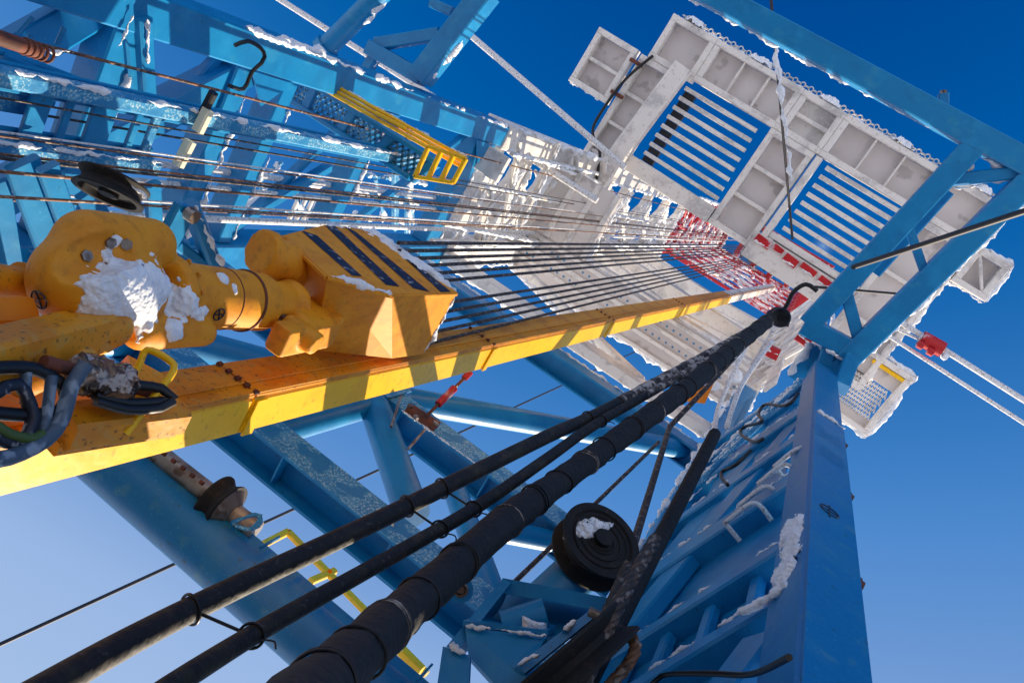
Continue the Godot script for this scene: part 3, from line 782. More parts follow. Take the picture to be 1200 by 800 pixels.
	mb_frame(b3, 6.1, 3.05, 7.05, 4.35)
	mesh_panel(b3, MB(6.25, 3.5, 15.05), ud * 0.66, vd * 0.6, 11, 8, M.white)
	bm(b3, "floor_panel", M.panel, MB(6.2, 3.3, 15.12), MB(6.95, 3.3, 15.12), 0.36, 0.02, vd)
	bm(b3, "floor_panel", M.panel, MB(6.2, 4.2, 15.12), MB(6.95, 4.2, 15.12), 0.2, 0.02, vd)
	bm(b3, "yellow_strip", M.rail, MB(6.35, 3.2, 15.03), MB(6.95, 3.2, 15.03), 0.07, 0.05, vd)
	for e in [[6.1, 3.02, 7.08, 3.02], [7.08, 3.0, 7.08, 4.4], [7.08, 4.38, 6.1, 4.38]]: rime(b3, MB(e[0], e[1], 15.08), MB(e[2], e[3], 15.08), 0.08, 0.05)
func mb_frame(t, u0, v0, u1, v1):
	var ud := MB(1, 0, 0) - MB(0, 0, 0); var vd := MB(0, 1, 0) - MB(0, 0, 0)
	for e in [[u0, v0 + 0.05, u1, v0 + 0.05, vd], [u0, v1 - 0.05, u1, v1 - 0.05, vd], [u0 + 0.05, v0 + 0.1, u0 + 0.05, v1 - 0.1, ud], [u1 - 0.05, v0 + 0.1, u1 - 0.05, v1 - 0.1, ud]]:
		bm(t, "rim_beam", M.white, MB(e[0], e[1], 15.083), MB(e[2], e[3], 15.083), 0.1, 0.2, e[4])
func mesh_panel(t, o: Vector3, u: Vector3, v: Vector3, nu: int, nv: int, m):
	# expanded metal: two sets of slanting strands
	var st := S()
	var n := u.cross(v).normalized()
	for j in nv:
		for i in nu:
			var c := o + u * ((i + (0.5 if j % 2 else 0.0)) / nu) + v * (float(j) / nv)
			var dx := u / nu * 0.5; var dy := v / nv
			if j % 2 == 0 or i < nu:
				box(st, c, c + dx + dy, 0.02, 0.024, n); box(st, c, c - dx + dy, 0.02, 0.024, n)
	put(st, "metal_mesh", m, t).set_meta("kind", "stuff")

# ---------------------------------------------------------------- blue tube frame on the column head
func build_tube_frame():
	var h := 9.4
	var t := thing("tube_frame", "dark blue tubular outrigger frame fixed to the column head, edged with snow", "frame", W(0.8, 1.0, h))
	var o1 := Ph(800, -24, h); var o2 := Ph(1260, 222, h)
	bm(t, "outer_tube", M.blue, o1, o2, 0.25, 0.25, UP)
	rime(t, o1 + BX * 0.12 + UP * 0.06, Ph(1132, 152, h) + BX * 0.12 + UP * 0.06, 0.035, 0.3)
	rime(t, o1 - BX * 0.12 + UP * 0.1, o2 - BX * 0.12 + UP * 0.1, 0.03, 0.55)
	rime(t, Ph(1155, 168, h) + BX * 0.13, o2 + BX * 0.13, 0.05, 0.1)
	var c1 := Ph(1146, 166, h); var c2 := Ph(948, 380, h)
	bm(t, "cross_tube", M.blue, c1, c2, 0.23, 0.23, UP)
	var d1 := Ph(1240, 178, h); var d2 := Ph(992, 422, h)
	bm(t, "cross_tube", M.blue, d1, d2, 0.24, 0.24, UP)
	rime(t, d1 + AX * 0.12, d2 + AX * 0.12, 0.05, 0.2)
	bm(t, "end_tube", M.blue, Ph(942, 380, h), Ph(1003, 412, h), 0.22, 0.22, UP)
	bm(t, "diagonal_tube", M.blue, Ph(988, 328, h), Ph(1008, 402, h), 0.13, 0.13, UP)
	bm(t, "diagonal_tube", M.blue, Ph(1105, 212, h), Ph(1215, 200, h), 0.13, 0.13, UP)
	rime(t, Ph(1115, 219, h) + AX * 0.02, Ph(1210, 208, h), 0.07, 0.05)
	bm(t, "lower_tube", M.blue, Ph(1108, 222, h + 0.6), Ph(1022, 318, h + 0.6), 0.2, 0.2, UP)
	rime(t, c1 + AX * 0.12 + BX * 0.2, Ph(1112, 205, h) + AX * 0.12, 0.06, 0.05)
	var br := [[Ph(992, 422, h), Ph(960, 445, h)], [Ph(975, 400, h), Ph(962, 440, h)], [Ph(1000, 415, h), Ph(985, 455, 8.9)]]
	for e in br: bm(t, "bracket", M.blue, e[0], e[1], 0.16, 0.16, UP)
	rime(t, Ph(968, 408, h - 0.1), Ph(992, 425, h - 0.1), 0.03, 0.2)
	rime(t, Ph(985, 440, 9.0), Ph(1000, 450, 9.0), 0.05, 0.1)
	bm(t, "lug", M.blue, Ph(1106, 126, h + 0.12), Ph(1106, 110, h + 0.12), 0.12, 0.1, UP)
	tb(t, "eye_bolt", M.steel, Ph(1106, 122, h + 0.2), Ph(1106, 106, h + 0.2), 0.035, 10)
	bm(t, "diagonal_tube", M.blue, Ph(1064, 262, h), Ph(1086, 325, h), 0.09, 0.09, UP)

# ---------------------------------------------------------------- inner frame with rungs
func build_inner_frame():
	var a := -3.6
	var t := thing("guide_frame", "light blue frosted inner frame of rails and cross plates inside the mast", "frame", W(-3.6, 1.3, HF))
	var p1 := Pa(200, 130, a); var p2 := Pa(200, 197, a)
	var h1: float = p1.y - EYE; var h2: float = p2.y - EYE
	var b1 := -p1.z; var b2 := -p2.z
	var r1 = bm(t, "rail", M.blue_frost, W(a, b1, HF), W(a, b1, 7.35), 0.1, 0.09)
	bm(r1, "flange", M.blue, W(a - 0.07, b1 + 0.02, HF), W(a - 0.07, b1 + 0.02, 7.35), 0.03, 0.15)
	rime(r1, W(a + 0.05, b1 - 0.05, 2.8), W(a + 0.05, b1 - 0.05, 7.3), 0.02, 0.5)
	var r2 = bm(t, "rail", M.blue_frost, W(a, b2, HF), W(a, b2, 3.9), 0.1, 0.08)
	bm(r2, "flange", M.blue, W(a - 0.07, b2 - 0.02, HF), W(a - 0.07, b2 - 0.02, 3.9), 0.03, 0.14)
	rime(r2, W(a + 0.05, b2 - 0.05, 2.6), W(a + 0.05, b2 - 0.05, 3.9), 0.016, 0.4)
	for e in [[40, 0.12, M.blue], [75, 0.05, M.blue], [118, 0.16, M.blue], [160, 0.05, M.blue], [182, 0.06, M.blue_frost]]:
		var c := Pa(e[0], 150, a)
		var h: float = c.y - EYE
		bm(t, "cross_plate", e[2], W(a - 0.02, b1 + 0.04, h), W(a - 0.02, b2 - 0.04, h), 0.03, e[1], AX)
	bm(t, "back_plate", M.blue_frost, W(a - 0.12, b1 + 0.1, 2.95), W(a - 0.12, b2 - 0.15, 2.95), 0.02, 0.24, AX)
	var cb := thing("light_tube", "pale cream lamp tube clipped across the blue inner frame", "lamp", Pa(235, 150, a + 0.1))
	bm(cb, "tube_half", M.cream, Pa(244, 128, a + 0.1), Pa(231, 154, a + 0.1), 0.07, 0.06)
	bm(cb, "tube_half", M.cream, Pa(223, 165, a + 0.1), Pa(208, 194, a + 0.1), 0.07, 0.06)
	bm(cb, "clamp", M.black, Pa(250, 108, a + 0.1), Pa(236, 135, a + 0.06), 0.05, 0.05)
	# thin pipes in the corner
	for e in [[-20, 52, 165, 122, 0.022], [-20, 30, 60, 66, 0.0], [0, 62, 60, 90, 0.03], [-10, 100, 60, 120, 0.03], [20, 40, 38, 20, 0.012], [25, 62, 36, 40, 0.012], [66, 52, 75, 32, 0.014]]:
		if e[4] > 0:
			var pp = tb(null, "thin_pipe", M.blue, Pa(e[0], e[1], -3.9), Pa(e[2], e[3], -3.9), e[4], 12)
			tag(pp, "thin blue conduit pipe in the corner behind the inner frame", "pipe", "blue conduit pipes behind the inner frame")
	var cp := thing("rusty_coupling", "rusty brown pipe coupling among the blue conduits", "coupling", Pa(30, 52, -3.3))
	tb(cp, "pipe", M.rust, Pa(-25, 36, -3.3), Pa(45, 60, -3.3), 0.034, 16)
	var st := S()
	for k in 5: ring(st, Pa(28 + k * 7, 54 + k * 2.5, -3.3), (Pa(45, 60, -3.3) - Pa(-25, 36, -3.3)).normalized(), 0.034, 0.007, 18, 6)
	put(st, "threads", M.rust, cp)
	rime(cp, Pa(58, 62, -3.3), Pa(82, 60, -3.3), 0.012, 0.0)
	# hatch and plates at the frame edge of the picture
	var pl := thing("bearing_stand", "blue plate stand with stiffeners carrying the dark rope wheel", "stand", Ph(60, 260, 2.2))
	bm(pl, "side_plate", M.blue, Pa(-10, 215, -3.3), Pa(10, 330, -3.3), 0.03, 0.16, AX)
	bm(pl, "side_plate", M.blue, Pa(25, 190, -3.2), Pa(75, 330, -3.2), 0.05, 0.16, AX)
	bm(pl, "side_plate", M.blue, Pa(55, 195, -3.1), Pa(100, 320, -3.1), 0.05, 0.1, AX)
	bm(pl, "side_plate", M.blue, Pa(100, 225, -3.3), Pa(140, 300, -3.3), 0.05, 0.12, AX)
	bm(pl, "base_plate", M.blue, Pa(120, 268, -3.5), Pa(215, 292, -3.5), 0.05, 0.14, AX)
	bm(pl, "upright", M.blue, Pa(178, 215, -3.5), Pa(181, 270, -3.5), 0.06, 0.1, AX)
	rime(pl, Pa(118, 275, -3.0), Pa(130, 245, -3.0), 0.03, 0.0)
	# pinned bracket
	var bk := thing("pinned_bracket", "blue triangular bracket with two round pins behind the yellow hook", "bracket", Ph(230, 300, 3.2))
	bm(bk, "arm", M.blue, Pa(218, 240, -2.6), Pa(186, 300, -2.6), 0.05, 0.14, AX)
	bm(bk, "arm", M.blue, Pa(222, 240, -2.6), Pa(258, 330, -2.6), 0.08, 0.08, AX)
	bm(bk, "arm", M.blue, Pa(205, 285, -2.62), Pa(250, 318, -2.62), 0.06, 0.06, AX)
	rime(bk, Pa(228, 240, -2.55), Pa(266, 325, -2.55), 0.018, 0.3)
	for e in [[220, 249], [192, 294]]:
		var s2 := S(); tube1(s2, Pa(e[0], e[1], -2.56), Pa(e[0], e[1], -2.56) + AX * 0.05, 0.035, 18); put(s2, "pin", M.steel, bk)

# ---------------------------------------------------------------- folding walkway with mesh floor and its yellow rail
func build_walkway():
	var h := 6.5
	var t := thing("walkway", "dark blue walkway with expanded metal floor reaching in from the mast leg", "walkway", W(-4.0, 1.15, h))
	var p0 := Ph(343, 84, h); var p1 := Ph(512, 190, h); var q0 := Ph(334, 113, h); var q1 := Ph(482, 209, h)
	bm(t, "side_beam", M.blue, p0, p1, 0.05, 0.12, BX)
	bm(t, "side_beam", M.blue, q0, q1, 0.05, 0.12, BX)
	for k in 5:
		var f: float = [0.0, 0.17, 0.45, 0.72, 1.0][k]
		bm(t, "cross_beam", M.blue, p0.lerp(p1, f), q0.lerp(q1, f), 0.07, 0.1, UP)
	for k in 4:
		var f0: float = [0.02, 0.19, 0.47, 0.74][k]; var f1: float = [0.15, 0.43, 0.7, 0.98][k]
		var o := p0.lerp(p1, f0); var u := p0.lerp(p1, f1) - o; var v := q0.lerp(q1, f0) - o
		mesh_panel(t, o, u, v, int(20 * (f1 - f0) + 2), 6, M.blue_frost)
	rime(t, q0 + UP * 0.06, q1 + UP * 0.06, 0.018, 0.5)
	var y := thing("yellow_rail", "yellow folded handrail with a small cage end on the blue walkway", "handrail", Ph(470, 150, 6.3))
	var a0 := Ph(388, 98, 6.3); var a1 := Ph(546, 186, 6.3)
	for k in 3:
		var off := BX * (k * 0.035) - UP * 0.02 * k
		tb(y, "rail_tube", M.rail, a0 + off, a1 + off, 0.017, 10)
	rime(y, a0 - BX * 0.02, a1 - BX * 0.02, 0.01, 0.5)
	bm(y, "latch", M.rail, Ph(440, 132, 6.25), Ph(475, 150, 6.25), 0.03, 0.04, BX)
	var cage := [Ph(502, 172, 6.2), Ph(546, 186, 6.2), Ph(531, 214, 6.2), Ph(486, 207, 6.2)]
	for k in 4: bm(y, "cage_bar", M.rail, cage[k], cage[(k + 1) % 4], 0.045, 0.035, UP)
	for f in [0.35, 0.68]: bm(y, "cage_bar", M.rail, cage[0].lerp(cage[1], f), cage[3].lerp(cage[2], f), 0.05, 0.035, UP)
	rime(y, cage[0], cage[3], 0.012, 0.3)

# ---------------------------------------------------------------- yellow guide beam
func build_guide_beam():
	var g0 := Pd(40, 522, 3.1); var g1 := Ph(905, 338, 33.0)
	var gd := (g1 - g0) / (g1.y - g0.y)     # per metre of height
	var at := func(h: float, da: float, db: float) -> Vector3: return g0 + gd * (h + EYE - g0.y) + AX * da + BX * db
	var t := thing("guide_beam", "long yellow steel guide beam running up inside the mast", "beam", at.call(HF, 0.0, 0.0))
	var joints := [HF, 2.75, 5.3, 8.6, 13.0, 19.0, 26.0, 33.0]
	for i in joints.size() - 1:
		var h0: float = joints[i] + 0.008; var h1: float = joints[i + 1] - 0.008
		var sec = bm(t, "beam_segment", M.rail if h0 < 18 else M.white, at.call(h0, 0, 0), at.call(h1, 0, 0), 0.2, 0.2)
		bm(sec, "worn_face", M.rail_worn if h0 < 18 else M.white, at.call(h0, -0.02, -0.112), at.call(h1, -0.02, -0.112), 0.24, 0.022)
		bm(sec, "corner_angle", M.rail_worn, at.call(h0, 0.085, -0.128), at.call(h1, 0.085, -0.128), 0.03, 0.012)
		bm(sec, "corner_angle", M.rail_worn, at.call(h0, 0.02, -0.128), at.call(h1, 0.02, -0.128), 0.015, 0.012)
		if i > 0:
			for k in 5:
				bm(sec, "joint_bolt", M.rust, at.call(h0 - 0.02, -0.13 + k * 0.055, -0.135), at.call(h0 - 0.02, -0.112 + k * 0.055, -0.133), 0.03, 0.014, UP)
			bm(sec, "joint_strap", M.rail, at.call(h0 + 0.04, 0.106, -0.09), at.call(h0 + 0.04, 0.106, 0.1), 0.012, 0.07, AX)
	# carriage block low on the beam
	var k2 := thing("rail_carriage", "worn yellow carriage block clamped on the guide beam with a bent handle", "carriage", at.call(1.9, 0.0, 0.0))
	var p0 := Pd(70, 500, 2.72); var p1 := Pd(205, 484, 2.98)
	bm(k2, "body", M.rail_worn, p0, p1, 0.1, 0.14, BX)
	bm(k2, "shoe", M.rail_worn, Pd(60, 521, 2.74), Pd(200, 500, 2.98), 0.05, 0.07, BX)
	var hp := [Pd(147, 508, 2.78), Pd(203, 434, 2.82), Pd(195, 420, 2.84), Pd(172, 410, 2.86), Pd(158, 436, 2.86)]
	var st2 := S(); sweep(st2, smooth_path([hp[0], hp[0].lerp(hp[1], 0.5), hp[1], hp[2], hp[3], hp[3].lerp(hp[4], 0.6), hp[4]], 0.015), 0.012, 10); put(st2, "handle", M.rail, k2)
	bm(k2, "lug", M.rail_worn, Pd(146, 436, 2.95), Pd(188, 458, 3.0), 0.05, 0.17, BX)
	bm(k2, "lug", M.rail_worn, Pd(180, 486, 2.95), Pd(208, 488, 3.0), 0.06, 0.1, BX)
	# turnbuckle that ties the beam to the rear girt
	var tk := thing("turnbuckle", "red frosted turnbuckle tying the yellow beam to the rear girt", "turnbuckle", Pb(520, 460, 2.3))
	var s0 := Pb(551, 436, 2.15); var s1 := Pb(500, 487, 2.45)
	tb(tk, "rod", M.rust, s0, s1, 0.013, 10)
	tb(tk, "barrel", M.red, s0.lerp(s1, 0.38), s0.lerp(s1, 0.75), 0.03, 12)
	rime(tk, s0.lerp(s1, 0.3), s0.lerp(s1, 0.8), 0.02, 0.35)
	bm(tk, "clevis", M.red, s0, s0.lerp(s1, 0.15), 0.05, 0.03)
	bm(tk, "anchor_plate", M.rust, Pb(478, 478, 2.5), Pb(512, 500, 2.5), 0.12, 0.05, UP)
	for e in [[480, 477], [510, 497], [487, 490]]: bolt(tk, Pb(e[0], e[1], 2.48), -BX, 0.025, M.steel)
	for e in [[470, 463, 458, 500], [498, 503, 478, 526]]:
		tb(tk, "u_bolt", M.steel, Pb(e[0], e[1], 2.5), Pb(e[2], e[3], 2.5), 0.01, 8)

# ---------------------------------------------------------------- travelling block and hook
var carve0: Vector3
var carve1: Vector3
func hook_d(p: Vector3) -> float:
	var q0 := W(-1.905, 1.275, 1.95); var q1 := W(-1.89, 1.31, 2.12); var q2 := W(-1.885, 1.33, 2.28); var q3 := W(-1.855, 1.40, 2.88); var q4 := W(-1.845, 1.42, 3.12)
	if p.distance_to(q1.lerp(q3, 0.4)) > 1.2: return 1.0
	var d := sd_cap(p, q0, q1, 0.165, 0.15)
	d = smin(d, sd_cyl(p, q2, q3, 0.128, 0.012), 0.02)
	d = smin(d, sd_cyl(p, q2 + UP * 0.02, q2 + UP * 0.075, 0.142, 0.008), 0.006)
	d = smin(d, sd_cyl(p, q3 - UP * 0.02, q4, 0.1, 0.012), 0.015)
	d = smin(d, sd_cyl(p, q4 - UP * 0.07, q4 - UP * 0.02, 0.118, 0.008), 0.006)
	# cast ear and shoulder of the hook
	d = smin(d, sd_cap(p, q0 + Vector3(-0.07, 0.04, 0.10), q0 + Vector3(-0.07, 0.30, 0.10), 0.115, 0.095), 0.03)
	d = maxf(d, -sd_cap(p, carve0, carve1, 0.085, 0.075))
	d = smin(d, sd_cap(p, q1 + Vector3(0.12, 0.02, -0.1), q1 + Vector3(0.15, 0.3, -0.12), 0.07, 0.055), 0.015)
	return d
func yoke_d(p: Vector3) -> float:
	var c := W(-1.84, 1.43, 3.2)
	if p.distance_to(c) > 1.0: return 1.0
	var d := sd_box(p, c + UP * -0.08 + AX * 0.1 + BX * 0.03, Vector3(0.10, 0.14, 0.08), 0.012)
	d = smin(d, sd_cyl(p, W(-2.03, 1.27, 3.02), W(-1.93, 1.33, 3.42), 0.1, 0.012), 0.008)
	d = minf(d, sd_cyl(p, W(-2.0, 1.29, 3.14), W(-1.995, 1.295, 3.18), 0.108, 0.006))
	d = minf(d, sd_cyl(p, W(-2.05, 1.255, 3.0), W(-2.035, 1.265, 3.06), 0.108, 0.01))
	d = smin(d, sd_box(p, W(-1.66, 1.46, 3.0), Vector3(0.05, 0.2, 0.07), 0.012), 0.012)
	d = minf(d, sd_cyl(p, W(-1.74, 1.44, 2.93), W(-1.55, 1.44, 2.95), 0.055, 0.008))
	return d
func trace(x: float, y: float, fn: Callable) -> Vector3:
	var o := Vector3(0, EYE, 0); var d := ray(x, y); var t := 1.2
	for i in 80:
		var e: float = fn.call(o + d * t)
		if e < 0.001: break
		t += clampf(e, 0.002, 0.4)
		if t > 6.0: return Vector3.INF
	return o + d * t
func snow_on(parent, fn: Callable, c: Vector3, r: Vector3, thick: float, sd: float, cell := 0.008):
	if c == Vector3.INF: return
	var st := S()
	var m := maxf(r.x, maxf(r.y, r.z)) + 0.03
	nets(st, c - Vector3.ONE * m, c + Vector3.ONE * m, cell, func(p):
		var q: Vector3 = (p - c) / r
		var reg: float = (q.length() - 0.8 + 0.55 * nz.get_noise_3d(p.x * 7.0 + sd, p.y * 7.0, p.z * 7.0) + 0.3 * nz.get_noise_3d(p.x * 22.0 + sd, p.y * 22.0, p.z * 22.0)) * 0.08
		var b: float = fn.call(p)
		var tk: float = thick * clampf(-reg * 40.0, 0.0, 1.0) + 0.001 * nz.get_noise_3d(p.x * 60.0, p.y * 60.0, p.z * 60.0)
		return maxf(maxf(b - tk, reg), -b - 0.02))
	put(st, "snow", M.snow, parent)
func build_block_and_hook():
	carve0 = Vector3(0, 900, 0); carve1 = Vector3(0, 901, 0)
	var k0 := trace(80, 303, hook_d) - ray(80, 303) * 0.052; var k1 := trace(150, 290, hook_d) - ray(150, 290) * 0.052
	carve0 = k0; carve1 = k1
	var t := thing("travelling_block", "yellow travelling block with navy hazard stripes hanging on the hoisting ropes", "pulley block", W(-1.85, 1.43, 3.1))
	var f2 := [Vector2(-2.1, 3.2), Vector2(-1.74, 3.1), Vector2(-1.55, 3.4), Vector2(-1.5, 4.05), Vector2(-2.18, 4.12), Vector2(-2.22, 3.7)]
	var b2 := [Vector2(-2.05, 3.35), Vector2(-1.74, 3.3), Vector2(-1.55, 3.78), Vector2(-1.52, 4.1), Vector2(-2.15, 4.15), Vector2(-2.2, 3.8)]
	var st := S()
	var ff := []; var bb := []
	for k in 6: ff.append(W(f2[k].x, 1.2, f2[k].y)); bb.append(W(b2[k].x, 1.64, b2[k].y))
	for k in 6:
		var j: int = (k + 1) % 6
		flat(st, ff[k], bb[k], bb[j]); flat(st, ff[k], bb[j], ff[j])
	for pr in [ff, bb]:
		for k in range(1, 5): flat(st, pr[0], pr[k], pr[k + 1])
	# normals must point outwards
	put(st, "housing", M.yellow, t)
	# lip along the striped face
	for k in 6: bm(t, "lip", M.yellow, ff[k] + BX * 0.012, ff[(k + 1) % 6] + BX * 0.012, 0.02, 0.02, BX)
	var face := PackedVector2Array()
	var cen := Vector2.ZERO
	for e in f2: cen += e / 6.0
	for e in f2: face.append(cen + (e - cen) * 0.985)
	for s in [[[352, 270], [371, 276], [424, 324], [412, 323]], [[376, 260], [391, 264], [468, 336], [452, 334]], [[404, 266], [417, 272], [503, 342], [484, 338]], [[457, 287], [474, 298], [533, 346], [520, 346]], [[492, 295], [506, 302], [552, 342], [545, 346]]]:
		var pl := PackedVector2Array()
		for e in s:
			var p := Pb(e[0], e[1], 1.2); pl.append(Vector2(p.x, p.y - EYE))
		for poly in Geometry2D.intersect_polygons(face, pl):
			st = S()
			var idx := Geometry2D.triangulate_polygon(poly)
			for i in range(0, idx.size(), 3):
				var v := []
				for k in 3: v.append(W(poly[idx[i + k]].x, 1.1975, poly[idx[i + k]].y))
				var n := -BX
				tri(st, v[0], v[1], v[2], n, n, n)
			put(st, "hazard_stripe", M.navy, t)
	# side plate on the sunny side with emblem
	st = S()
	var ec := W(-1.535, 1.54, 4.02)
	ring(st, ec, AX, 0.062, 0.006, 26, 6)
	for k in 3: box(st, ec + UP * (-0.03 + k * 0.03) - BX * 0.04, ec + UP * (-0.015 + k * 0.03) + BX * 0.04, 0.012, 0.008, UP)
	put(st, "emblem", M.navy, t)
	for e in [[ff[4], ff[3], 0.035], [ff[5], ff[4], 0.03]]: rime(t, e[0], e[1], e[2], 0.15)
	st = S()
	crust(st, W(-2.2, 1.194, 4.0), W(-1.7, 1.18, 4.0) - W(-2.2, 1.18, 4.0), UP * 0.16, -BX, 0.012, 50, 16, 5.0, -0.1)
	put(st, "snow", M.snow, t)
	rime(t, ff[1] + UP * 0.02, ff[2], 0.02, 0.25)
	rime(t, bb[3], ff[3], 0.02, 0.3)
	var hc := thing("rope_cheek", "dark sheave wheels set inside the travelling block housing", "pulley wheels", W(-1.85, 1.43, 4.1))
	for k in 5:
		st = S()
		lathe(st, W(-2.1 + k * 0.13, 1.43, 3.98), AX, [Vector2(0.04, -0.03), Vector2(0.22, -0.03), Vector2(0.19, 0.0), Vector2(0.22, 0.03), Vector2(0.04, 0.03)], 30)
		put(st, "wheel", M.sheave, hc)
	# hook
	var hk := thing("swivel_hook", "worn yellow cast swivel hook with snow patches under the travelling block", "hook", W(-1.9, 1.3, 1.6))
	st = S()
	nets(st, W(-2.3, 1.75, 1.5), W(-1.55, 0.95, 3.25), 0.016, hook_d)
	put(st, "hook_body", M.yellow, hk)
	st = S()
	nets(st, W(-2.3, 1.75, 2.7), W(-1.4, 1.1, 3.5), 0.016, yoke_d)
	put(st, "yoke", M.yellow, hk)
	var q2 := W(-1.885, 1.33, 2.28); var q3 := W(-1.855, 1.40, 2.88)
	var ax := (q3 - q2).normalized()
	st = S(); ring(st, q2.lerp(q3, 0.78), ax, 0.128, 0.008, 40, 8); put(st, "groove_ring", M.rust, hk)
	st = S(); ring(st, q2.lerp(q3, 0.55), ax, 0.127, 0.004, 40, 6); put(st, "groove_ring", M.rust, hk)
	for k in 12:
		var fr := frame_of(q2, q3, AX)
		var ang := TAU * k / 12.0
		bolt(hk, q2 + UP * 0.074 + (fr[0] * cos(ang) + fr[1] * sin(ang)) * 0.133, fr[2], 0.011, M.rail_worn)
	for e in [[128, 284], [148, 286], [100, 300], [118, 380], [330, 372]]:
		var c := trace(e[0], e[1], hook_d)
		if c == Vector3.INF: continue
		var n := Vector3(hook_d(c + AX * 0.01) - hook_d(c - AX * 0.01), hook_d(c + UP * 0.01) - hook_d(c - UP * 0.01), hook_d(c - BX * 0.01) - hook_d(c + BX * 0.01)).normalized()
		bolt(hk, c - n * 0.004, n, 0.02, M.steel)
	for e in [[165, 345, 0.2, 0.014, 1.0], [125, 360, 0.13, 0.012, 4.0], [205, 350, 0.1, 0.012, 2.0], [232, 366, 0.05, 0.01, 9.0], [262, 325, 0.035, 0.008, 13.0], [205, 385, 0.05, 0.012, 17.0], [275, 338, 0.03, 0.008, 21.0], [135, 282, 0.03, 0.01, 27.0]]:
		var c := trace(e[0], e[1], hook_d)
		snow_on(hk, hook_d, c, Vector3.ONE * e[2], e[3], e[4], 0.008 if e[2] > 0.1 else 0.006)
	for e in [[392, 330, 0.05, 3.0], [430, 336, 0.0, 5.0], [372, 330, 0.04, 8.0]]:
		if e[2] > 0: snow_on(hk, yoke_d, trace(e[0], e[1], yoke_d), Vector3.ONE * e[2], 0.012, e[3], 0.006)
	for e in [[46, 351, 0.03], [256, 368, 0.026]]:
		var c := trace(e[0], e[1], hook_d)
		if c == Vector3.INF: continue
		var n := Vector3(hook_d(c + AX * 0.01) - hook_d(c - AX * 0.01), hook_d(c + UP * 0.01) - hook_d(c - UP * 0.01), hook_d(c - BX * 0.01) - hook_d(c + BX * 0.01)).normalized()
		var f := frame_of(c, c + n, UP)
		st = S()
		ring(st, c + n * 0.003, n, e[2], 0.003, 20, 5)
		box(st, c + n * 0.003 - f[0] * e[2], c + n * 0.003 + f[0] * e[2], 0.006, 0.004, n)
		box(st, c + n * 0.003 - f[1] * e[2] + f[0] * 0.01, c + n * 0.003 + f[1] * e[2] - f[0] * 0.01, 0.006, 0.004, n)
		put(st, "emblem", M.navy, hk)
	# bail links below the hook
	var bl := thing("elevator_link", "heavy worn yellow bail link with rounded end below the hook", "link", Pd(20, 410, 2.7))
	bm(bl, "bar", M.rail_worn, Pd(-80, 438, 2.45), Pd(112, 386, 2.95), 0.14, 0.13, UP)
	st = S(); var e0 := Pd(112, 386, 2.95)
	nets(st, e0 - Vector3.ONE * 0.2, e0 + Vector3.ONE * 0.2, 0.014, func(p): return sd_cap(p, e0, e0 + (Pd(128, 382, 2.99) - e0), 0.082, 0.075))
	put(st, "link_end", M.rail_worn, bl)
	var b3 := thing("elevator_link", "short yellow bail stub half hidden behind the hook ear", "link", Pd(0, 325, 3.0))
	tb(b3, "bar", M.rail_worn, Pd(-60, 322, 2.9), Pd(40, 334, 3.15), 0.055, 20)
	tb(b3, "collar", M.yellow, Pd(20, 331, 3.1), Pd(34, 333, 3.13), 0.07, 20)
	var ob := thing("orange_bracket", "orange steel bracket under the yellow hook", "bracket", Pd(5, 375, 2.9))
	bm(ob, "plate", M.orange, Pd(-40, 372, 2.8), Pd(22, 372, 2.95), 0.14, 0.1, UP)
	bm(ob, "rib", M.orange, Pd(-30, 395, 2.75), Pd(20, 392, 2.9), 0.05, 0.12, UP)

